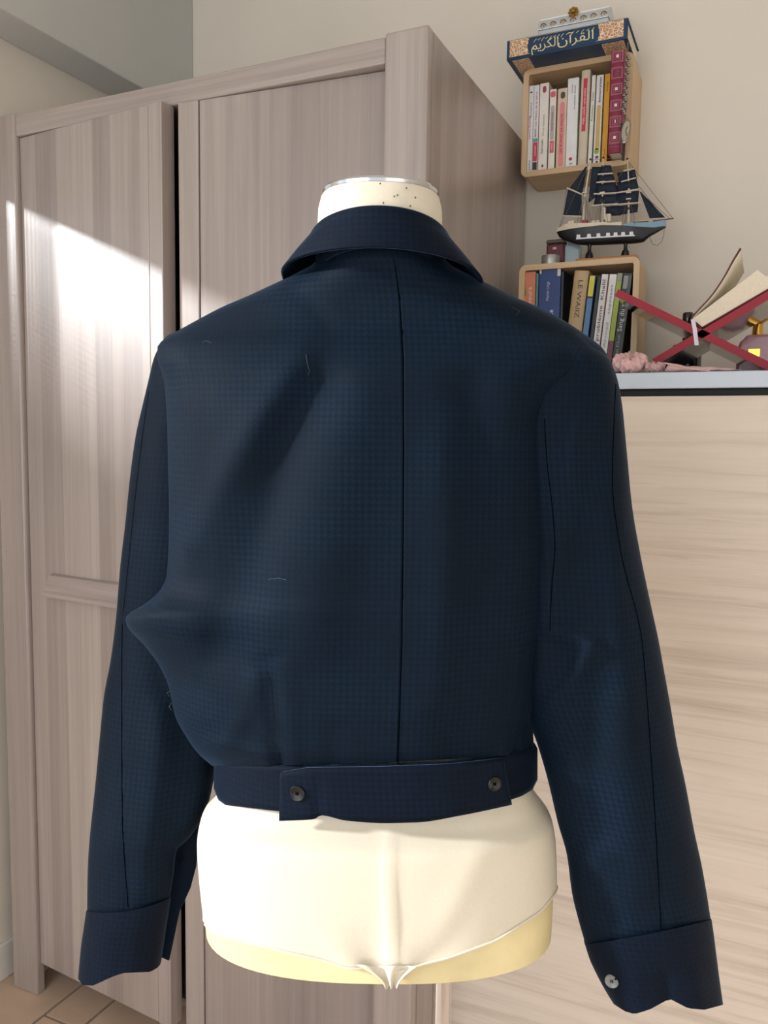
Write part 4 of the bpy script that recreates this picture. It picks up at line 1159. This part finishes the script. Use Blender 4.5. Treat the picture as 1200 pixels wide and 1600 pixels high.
# base board and supports
bx0, bx1 = SP(250, 1010)[0], SP(830, 960)[0]
MB().box(bx0, bx1, -0.022, 0.022, 0.0, 0.0095).build('base_board', m_board, sh, bevel=0.004)
for cx, ct in ((368, 885), (706, 868)):
    p = SP(cx, ct); h = p[2] - 0.0095
    MB().lathe([(0.0085, 0), (0.0085, h * .2), (0.0075, h * .38), (0.004, h * .55), (0.0036, h * .8), (0.006, h + 0.004)], 16, (p[0], 0, 0.0095)).build('support', m_hull, sh, smooth=True)
# hull: sections from stern to bow
st = [(62, 772, 772, 6), (80, 768, 815, 9), (150, 758, 850, 13), (250, 745, 885, 16), (350, 735, 888, 17.5), (500, 720, 885, 18), (650, 722, 878, 18), (780, 728, 872, 16), (870, 732, 862, 12), (930, 732, 808, 8), (1000, 728, 770, 5), (1085, 716, 722, 2)]
S = np.array(st, float); Gh = []
for cx in np.linspace(62, 1085, 40):
    top, bot, hw = (float(np.interp(cx, S[:, 0], S[:, k])) for k in (1, 2, 3)); hw *= 0.001
    row = []
    for t in np.linspace(-1, 1, 17):
        zc_ = top + (bot - top) * (1 - abs(t) ** 2.2)
        p = SP(cx, zc_); row.append((p[0], hw * math.copysign(abs(t) ** 0.55, t), p[2]))
    Gh.append(row)
hl = MB().grid(Gh, flip=True)
for i in range(39):   # deck closing strip
    hl.f.append((i * 17, (i + 1) * 17, (i + 1) * 17 + 16, i * 17 + 16))
hull = hl.build('hull', m_hull, sh, smooth=True, angle=50)
def rail(name, mt, pts, hwf, hgt):
    G2 = []
    for s in (-1, 1):
        A = [SP(x, y) for x, y in pts]
        lo = [(p[0], s * (np.interp(x, S[:, 0], S[:, 3]) * 0.001 + 0.0006), p[2]) for p, (x, y) in zip(A, pts)]
        hi = [(q[0], q[1], SP(x, y - h_)[2]) for q, (x, y), h_ in zip(lo, pts, hgt)]
        MB().grid([lo, hi], flip=(s > 0)).build(name, mt, hull, solid=0.0012)
rail('bulwark', m_cream, [(70, 770), (150, 757), (250, 744), (350, 734), (500, 719), (680, 722)], None, [30, 50, 45, 35, 28, 20])
rail('bow_bulwark', m_blue, [(690, 722), (780, 727), (870, 731), (980, 730), (1060, 712), (1085, 705)], None, [12, 32, 42, 55, 55, 40])
dk = MB(); L0, L1 = [], []
for x in np.linspace(80, 1040, 20):
    hw = np.interp(x, S[:, 0], S[:, 3]) * 0.001 - 0.0005; p = SP(x, np.interp(x, S[:, 0], S[:, 1]) - 8); L0.append((p[0], -hw, p[2])); L1.append((p[0], hw, p[2]))
dk.grid([L0, L1], flip=True).build('deck', m_cream, sh, solid=0.001)
# gun-port strip
gy = lambda x: -(np.interp(x, S[:, 0], S[:, 3]) * 0.001)
def hull_y(x, cyv):
    top, bot, hw = (float(np.interp(x, S[:, 0], S[:, k])) for k in (1, 2, 3)); f = 1 - (cyv - top) / (bot - top)
    return -(hw * 0.001) * max(0.0, f) ** (0.55 / 2.2) - 0.0006
m_white = mcol('#e4e6ea', 0.5)
lo = [SP(x, 846 - (x - 255) * .055) + np.array([0, hull_y(x, 846 - (x - 255) * .055), 0]) for x in np.linspace(250, 800, 14)]
hi = [SP(x, 834 - (x - 255) * .055) + np.array([0, hull_y(x, 834 - (x - 255) * .055), 0]) for x in np.linspace(258, 796, 14)]
MB().grid([lo, hi]).build('gun_port_strip', m_white, hull, solid=0.0012, sol_off=0)
for cx in (275, 374, 462, 552, 622, 692, 768):
    t = 808 - (cx - 275) * .055; w_ = 20; q = []
    for (x, y) in ((cx - w_, t + 34), (cx + w_, t + 33), (cx + w_ * .85, t - 4), (cx - w_ * .7, t - 3)):
        q.append(SP(x, y) + np.array([0, hull_y(x, y) - 0.0003, 0]))
    MB().add(q, [(0, 1, 2, 3)]).build('gun_port', m_white, hull, solid=0.0012, sol_off=0)
# masts and spars
def spar(name, p0, p1, r0, r1=None, mt=None, n=8): MB().tube([p0, p1], [r0, r1 or r0], n).build(name, mt or m_spar, sh, smooth=True)
spar('mast', SP(300, 735), SP(322, 440), 0.0028, 0.0026); spar('mast', SP(318, 460), SP(375, 95), 0.0026, 0.0014)
spar('mast', SP(489, 735), SP(490, 300), 0.0026, 0.0022); spar('mast', SP(490, 320), SP(497, 72), 0.0018, 0.0010)
spar('mast', SP(735, 735), SP(736, 330), 0.0026, 0.0022); spar('mast', SP(737, 350), SP(722, 85), 0.0018, 0.0010)
for cx, cy in ((375, 85), (497, 68), (722, 80)):
    MB().lathe([(0.0004, -0.002), (0.0022, -0.001), (0.0022, 0.001), (0.0004, 0.003)], 8, SP(cx, cy)).build('mast_top', m_hull, sh, smooth=True)
for cx, cy in ((325, 400), (490, 400), (736, 400), (490, 300), (736, 460)):
    MB().box(-0.005, 0.005, -0.006, 0.006, -0.0012, 0.0012).xf(Matrix.Translation(SP(cx, cy))).build('crosstree', m_spar, sh)
for a, c in (((450, 232), (590, 222)), ((437, 308), (612, 296)), ((412, 416), (640, 404)), ((390, 524), (640, 508))): spar('yard', SP(*a, dy=-0.006), SP(*c, dy=-0.006), 0.0014)
for a, c in (((668, 302), (806, 264)), ((640, 402), (832, 370)), ((600, 516), (855, 496)), ((690, 200), (790, 178))): spar('yard', SP(*a, dy=-0.006), SP(*c, dy=-0.006), 0.0014)
spar('gaff', SP(155, 352), SP(300, 415), 0.0016); spar('boom', SP(118, 615), SP(300, 622), 0.0013); spar('bowsprit', SP(960, 665), SP(1155, 637), 0.0022, 0.0012, mcol('#6b4638'))
# sails
def sail(pts, bulge, dy, n=8):
    """quad (tl, tr, br, bl) bellied along y"""
    tl, tr_, br_, bl_ = [np.array(SP(*p)) for p in pts]; G_ = []
    for i in range(n + 1):
        v = i / n; row = []
        for j in range(n + 1):
            u = j / n; p = tl * (1 - u) * (1 - v) + tr_ * u * (1 - v) + br_ * u * v + bl_ * (1 - u) * v
            row.append(p + np.array([0, dy + bulge * math.sin(math.pi * u) * math.sin(math.pi * min(1, v * .95 + .05)), 0]))
        G_.append(row)
    MB().grid(G_, flip=True).build('sail', m_sail, sh, smooth=True, solid=0.0008)
sail([(330, 155), (340, 150), (300, 405), (182, 352)], 0.004, 0.0)
sail([(165, 365), (292, 420), (290, 608), (122, 604)], 0.005, 0.0)
sail([(388, 150), (470, 150), (440, 420), (352, 488)], 0.004, 0.003)
sail([(478, 140), (568, 140), (585, 222), (455, 232)], -0.004, 0.0)
sail([(455, 236), (588, 226), (610, 296), (440, 306)], -0.005, 0.0)
sail([(440, 312), (612, 300), (640, 404), (415, 414)], -0.006, 0.0)
sail([(425, 420), (636, 408), (632, 510), (400, 520)], -0.006, 0.001)
sail([(500, 528), (640, 514), (660, 608), (500, 612)], -0.006, 0.002)
sail([(620, 205), (790, 182), (808, 262), (640, 290)], -0.005, 0.004)
sail([(625, 296), (806, 268), (832, 368), (610, 396)], -0.007, 0.002)
sail([(615, 404), (830, 374), (820, 500), (600, 512)], -0.008, 0.002)
sail([(610, 520), (822, 500), (815, 575), (600, 610)], -0.006, 0.003)
sail([(838, 385), (846, 388), (1075, 628), (930, 636)], 0.003, 0.0)
sail([(760, 182), (800, 190), (800, 260), (745, 262)], -0.003, -0.004)
# rigging, one net of lines
rg = MB()
for a, c in (((375, 95), (70, 765)), ((375, 95), (497, 75)), ((497, 75), (722, 90)), ((722, 95), (1150, 640)), ((830, 335), (1030, 595)), ((840, 390), (1120, 640)),
             ((155, 352), (118, 610)), ((118, 610), (70, 765)), ((322, 300), (390, 480)), ((497, 150), (690, 400)), ((490, 330), (620, 500)), ((735, 330), (600, 520)), ((735, 120), (610, 300))):
    rg.tube([SP(*a), SP(*c)], 0.0005, 5)
for mx in (320, 489, 736):
    for k in range(4):
        for s in (-1, 1):
            rg.tube([SP(mx, 400), SP(mx - 60 + k * 42, 712, s * 0.017)], 0.0004, 4)
rg.tube([SP(1068, 735), SP(1062, 800), SP(1040, 860), SP(1000, 892), (SP(960, 880)), SP(935, 830), SP(935, 800)], 0.0006, 5)
rg.tube([SP(400, 420), SP(480, 330), SP(560, 240)], 0.0004, 4); rg.tube([SP(570, 230), SP(590, 420), SP(560, 560)], 0.0005, 4)
tag(rg.build('rigging', m_rope, sh, smooth=True), kind='stuff')
for (cx, cy, w_, h_, mt) in ((325, 690, 26, 34, mcol('#a02a4a')), (200, 690, 30, 26, m_cream), (150, 712, 22, 18, m_spar), (545, 640, 26, 40, m_spar), (620, 690, 60, 16, m_cream), (430, 680, 40, 20, m_spar), (850, 670, 70, 10, m_spar), (510, 600, 14, 60, m_spar)):
    p = SP(cx, cy); q = SP(cx + w_, cy - h_); w2, h2 = abs(q[0] - p[0]), abs(q[2] - p[2])
    MB().box(-w2, w2, -0.008, 0.008, -h2, h2).xf(Matrix.Translation(p)).build('deck_house', mt, sh, bevel=0.0006)

# ------------------------------------------------------------------ things on the cabinet
# crossed red-edged bookstand
RY, RD = 1.565, 0.215
rs = empty('book_stand', (at_y(1090, 515, RY)[0], RY, CT)); tag(rs, 'folding X-shaped bookstand with red edges and mirror-grey panels', 'book stand')
ro = np.array([rs.location[0], RY, CT])
m_red = plain('red_lacquer_edge', '#94102a', 0.5); m_mir = plain('smoked_mirror', '#8d8a88', 0.10, metal=0.85, var=0.02)
def slat(p0, p1, th):
    a, c = at_y(*p0, RY) - ro, at_y(*p1, RY) - ro
    a, c = np.array([a[0], a[2]]), np.array([c[0], c[2]]); t = (c - a) / np.linalg.norm(c - a); n = np.array([-t[1], t[0]]) * th / 2
    P_ = [a - n, c - n, c + n, a + n]
    if t[0] < 0: P_ = P_[::-1]
    o = MB().prism([tuple(p) for p in P_], 0.0015, RD).build('panel', m_mir, rs)
    MB().prism([tuple(p) for p in P_], 0.0, 0.0015).build('red_edge', m_red, o)
slat((963, 457), (1205, 574), 0.0135)
slat((1022, 566), (1250, 432), 0.0135)
# open book resting on it
ob = empty('book', tuple(at_y(1094, 505, RY + 0.004))); tag(ob, 'thick cream-paged book lying open on the red-edged stand', 'book')
oo = np.array(ob.location)
def OP(px, py): p = at_y(px, py, RY + 0.004) - oo; return (p[0], p[2])
blk = [OP(1081, 499), OP(1090, 505), OP(1097, 511), OP(1240, 428), OP(1236, 415), OP(1216, 432), OP(1196, 431), OP(1184, 421), OP(1130, 462)]
MB().prism(blk[::-1] if False else [blk[i] for i in (0, 1, 2, 3, 4, 5, 6, 7, 8)], 0, 0.2).build('pages', m_pages, ob, bevel=0.001)
m_mar = mcol('#5c2a2e', 0.45)
def ribbon_sheet(name, pts, mt, y0, y1, th, parent, n=20):
    xs = [OP(*p) for p in pts]; s = np.linspace(0, 1, len(xs)); ss = np.linspace(0, 1, n)
    X = pchip(s, [p[0] for p in xs], ss); Z = pchip(s, [p[1] for p in xs], ss)
    return MB().grid([[(x, y0, z) for x, z in zip(X, Z)], [(x, y1, z) for x, z in zip(X, Z)]]).build(name, mt, parent, smooth=True, solid=th, sol_off=0)
ribbon_sheet('cover', [(1097, 514), (1086, 505), (1080, 498), (1090, 486), (1112, 462), (1132, 432), (1146, 406), (1157, 388)], m_mar, -0.002, 0.204, 0.0022, ob)
ribbon_sheet('endpaper', [(1082, 498), (1092, 486), (1114, 462), (1134, 432), (1148, 407), (1158, 391)], m_pages, 0.0, 0.2, 0.0012, ob)
ribbon_sheet('cover', [(1097, 512.5), (1240, 429.5)], m_mar, -0.002, 0.204, 0.0016, ob)
rb = [OP(1083, 500), OP(1086, 515), OP(1089, 540)]
MB().grid([[(x - .0035, -0.006, z) for x, z in rb], [(x + .0035, -0.006, z) for x, z in rb]], flip=True).build('ribbon_marker', mcol('#dcd8e6', 0.5), ob, solid=0.0006)

# pink perfume bottle
PY = 1.81
pb = empty('perfume_bottle', (at_y(1183, 570, PY)[0], PY, CT + 0.0003)); tag(pb, 'pink perfume bottle with gold flared cap right of the bookstand', 'perfume bottle')
k_ = np.linalg.norm(at_y(1183, 540, PY) - at_y(1184, 540, PY)); ztb = at_y(1183, 524, PY)[2] - CT
m_pink = plain('frosted_pink_glass', '#c58d9d', 0.3, var=0.03, coat=0.4)
w_ = 33 * k_; pr = []
outl = [(-w_, 0.0), (w_, 0.0), (w_ * 1.0, ztb * .70), (w_ * .86, ztb * .86), (w_ * .66, ztb * .93), (w_ * .6, ztb), (-w_ * .6, ztb), (-w_ * .66, ztb * .93), (-w_ * .86, ztb * .86), (-w_, ztb * .70)]
bo = MB().prism(outl, -0.018, 0.018).build('glass', m_pink, pb, bevel=0.006, seg=3)
m_au = plain('polished_gold', '#d6a84c', 0.15, metal=1.0, var=0.02)
MB().box(-15 * k_, 4 * k_, -0.0195, -0.017, ztb - 38 * k_, ztb - 24 * k_).build('label', m_au, bo, bevel=0.0005)
MB().lathe([(9 * k_, ztb), (8.5 * k_, ztb + 6 * k_), (8 * k_, ztb + 18 * k_), (10 * k_, ztb + 21 * k_), (19 * k_, ztb + 26 * k_), (18 * k_, ztb + 28 * k_), (6 * k_, ztb + 22 * k_)], 20, (-2 * k_, 0, 0)).build('cap', m_au, pb, smooth=True)
# black bottle behind the stand
bb = empty('perfume_bottle', (at_y(1072, 560, 1.835)[0], 1.835, CT + 0.0003)); tag(bb, 'black perfume bottle hidden behind the crossing of the bookstand', 'perfume bottle')
kz = lambda py: at_y(1072, py, 1.835)[2] - CT
m_blk = plain('black_glass', '#0c0d10', 0.15, var=0.2, coat=0.5); rr_ = 26 * k_
MB().lathe([(rr_ * .9, 0), (rr_, 0.005), (rr_, kz(548)), (rr_ * .9, kz(540)), (rr_ * .4, kz(534))], 28).build('glass', m_blk, bb, smooth=True)
MB().lathe([(rr_ * .3, kz(536)), (rr_ * .3, kz(510)), (rr_ * .36, kz(508)), (rr_ * .36, kz(491)), (rr_ * .3, kz(489))], 20).build('cap', m_blk, bb, smooth=True)
# satin scrunchies and headband
m_satin = plain('pink_satin', '#dcb3b4', 0.3, var=0.08, scale=60, sheen=0.3); m_satin2 = plain('dusty_pink_satin', '#c9a3a4', 0.4, var=0.08, scale=60, sheen=0.3)
def scrunchie(px, py, Y, R_, r, seed, label, tilt, mt):
    p = at_y(px, py, Y); rn = random.Random(seed); ph = [rn.uniform(0, 6.28) for _ in range(6)]
    root = empty('hair_scrunchie', (p[0], Y, CT)); tag(root, label, 'hair scrunchie', None)
    G_ = []
    n1, n2 = 160, 28
    for i in range(n1):
        a = 2 * math.pi * i / n1
        cr2 = r * (0.85 + 0.13 * math.sin(7 * a + ph[0]) + 0.09 * math.sin(17 * a + ph[1])); row = []
        for j in range(n2):
            t = 2 * math.pi * j / n2 + 0.5 * math.sin(5 * a + ph[2])
            rad = cr2 * (1 + 0.12 * math.sin(4 * t + 9 * a + ph[3]) + 0.06 * math.sin(9 * t - 13 * a + ph[4]))
            x, y, z = (R_ + rad * math.cos(t)) * math.cos(a), (R_ + rad * math.cos(t)) * math.sin(a), rad * math.sin(t) * 1.1
            row.append((x, y, z))
        G_.append(row)
    G_.append(G_[0])
    m_ = MB().grid(G_, closed_u=True, flip=True).xf(Matrix.Rotation(tilt, 4, 'X'))
    lo_ = min(v[2] for v in m_.v); m_.v = [(x, y, z - lo_ + 0.0004) for x, y, z in m_.v]
    bd = m_.build('satin_ring', mt, root, smooth=True, angle=180)
    el = MB().tube([(R_ * .72 * math.cos(a), R_ * .72 * math.sin(a), 0) for a in np.linspace(0, 2 * math.pi, 30, endpoint=False)], 0.0016, 6, closed=True).xf(Matrix.Rotation(tilt, 4, 'X'))
    el.v = [(x, y, z - lo_) for x, y, z in el.v]; el.build('elastic', m_black, root, smooth=True)
    return root
scrunchie(984, 575, 1.534, 0.0195, 0.0125, 3, 'pale pink satin scrunchie at the left end of the cabinet top', 0.35, m_satin)
scrunchie(1023, 577, 1.527, 0.0105, 0.0075, 8, 'smaller dusty pink scrunchie between two pieces of pink satin', 0.15, m_satin2)
hb = empty('satin_headband', (at_y(1090, 575, 1.512)[0], 1.512, CT)); tag(hb, 'flat dusty pink satin headband lying along the cabinet edge', 'headband')
G_ = []
x0, x1 = at_y(1040, 575, 1.512)[0] - hb.location[0], at_y(1158, 575, 1.512)[0] - hb.location[0]
for i in range(40):
    t = i / 39; x = x0 + (x1 - x0) * t
    hgt = float(np.interp(t, [0, .04, .12, .3, .6, .85, 1], [.004, .017, .014, .0095, .0075, .0045, .0015])); row = []
    for j in range(14):
        a = 2 * math.pi * j / 14
        row.append((x, 0.010 * math.cos(a), hgt / 2 * (1.02 + math.sin(a)) + 0.0007 * math.sin(9 * t * 3 + 2 * a)))
    G_.append(row)
mn = min(q[2] for r0 in G_ for q in r0)
G_ = [[(x, y, z - mn + 0.0003) for x, y, z in r0] for r0 in G_]
hm_ = MB().grid(G_, closed_u=True, flip=False); hm_.f.append(tuple(range(14))); hm_.f.append(tuple(range(39 * 14, 40 * 14))[::-1])
hm_.build('satin_band', m_satin2, hb, smooth=True, angle=180)
MB().tube([(x0 + (x1 - x0) * t, -0.0102, float(np.interp(t, [0, .12, .45, .6], [.016, .012, .003, .0016]))) for t in np.linspace(0, .6, 20)], 0.0012, 6).build('edge_piping', m_satin, hb, smooth=True)
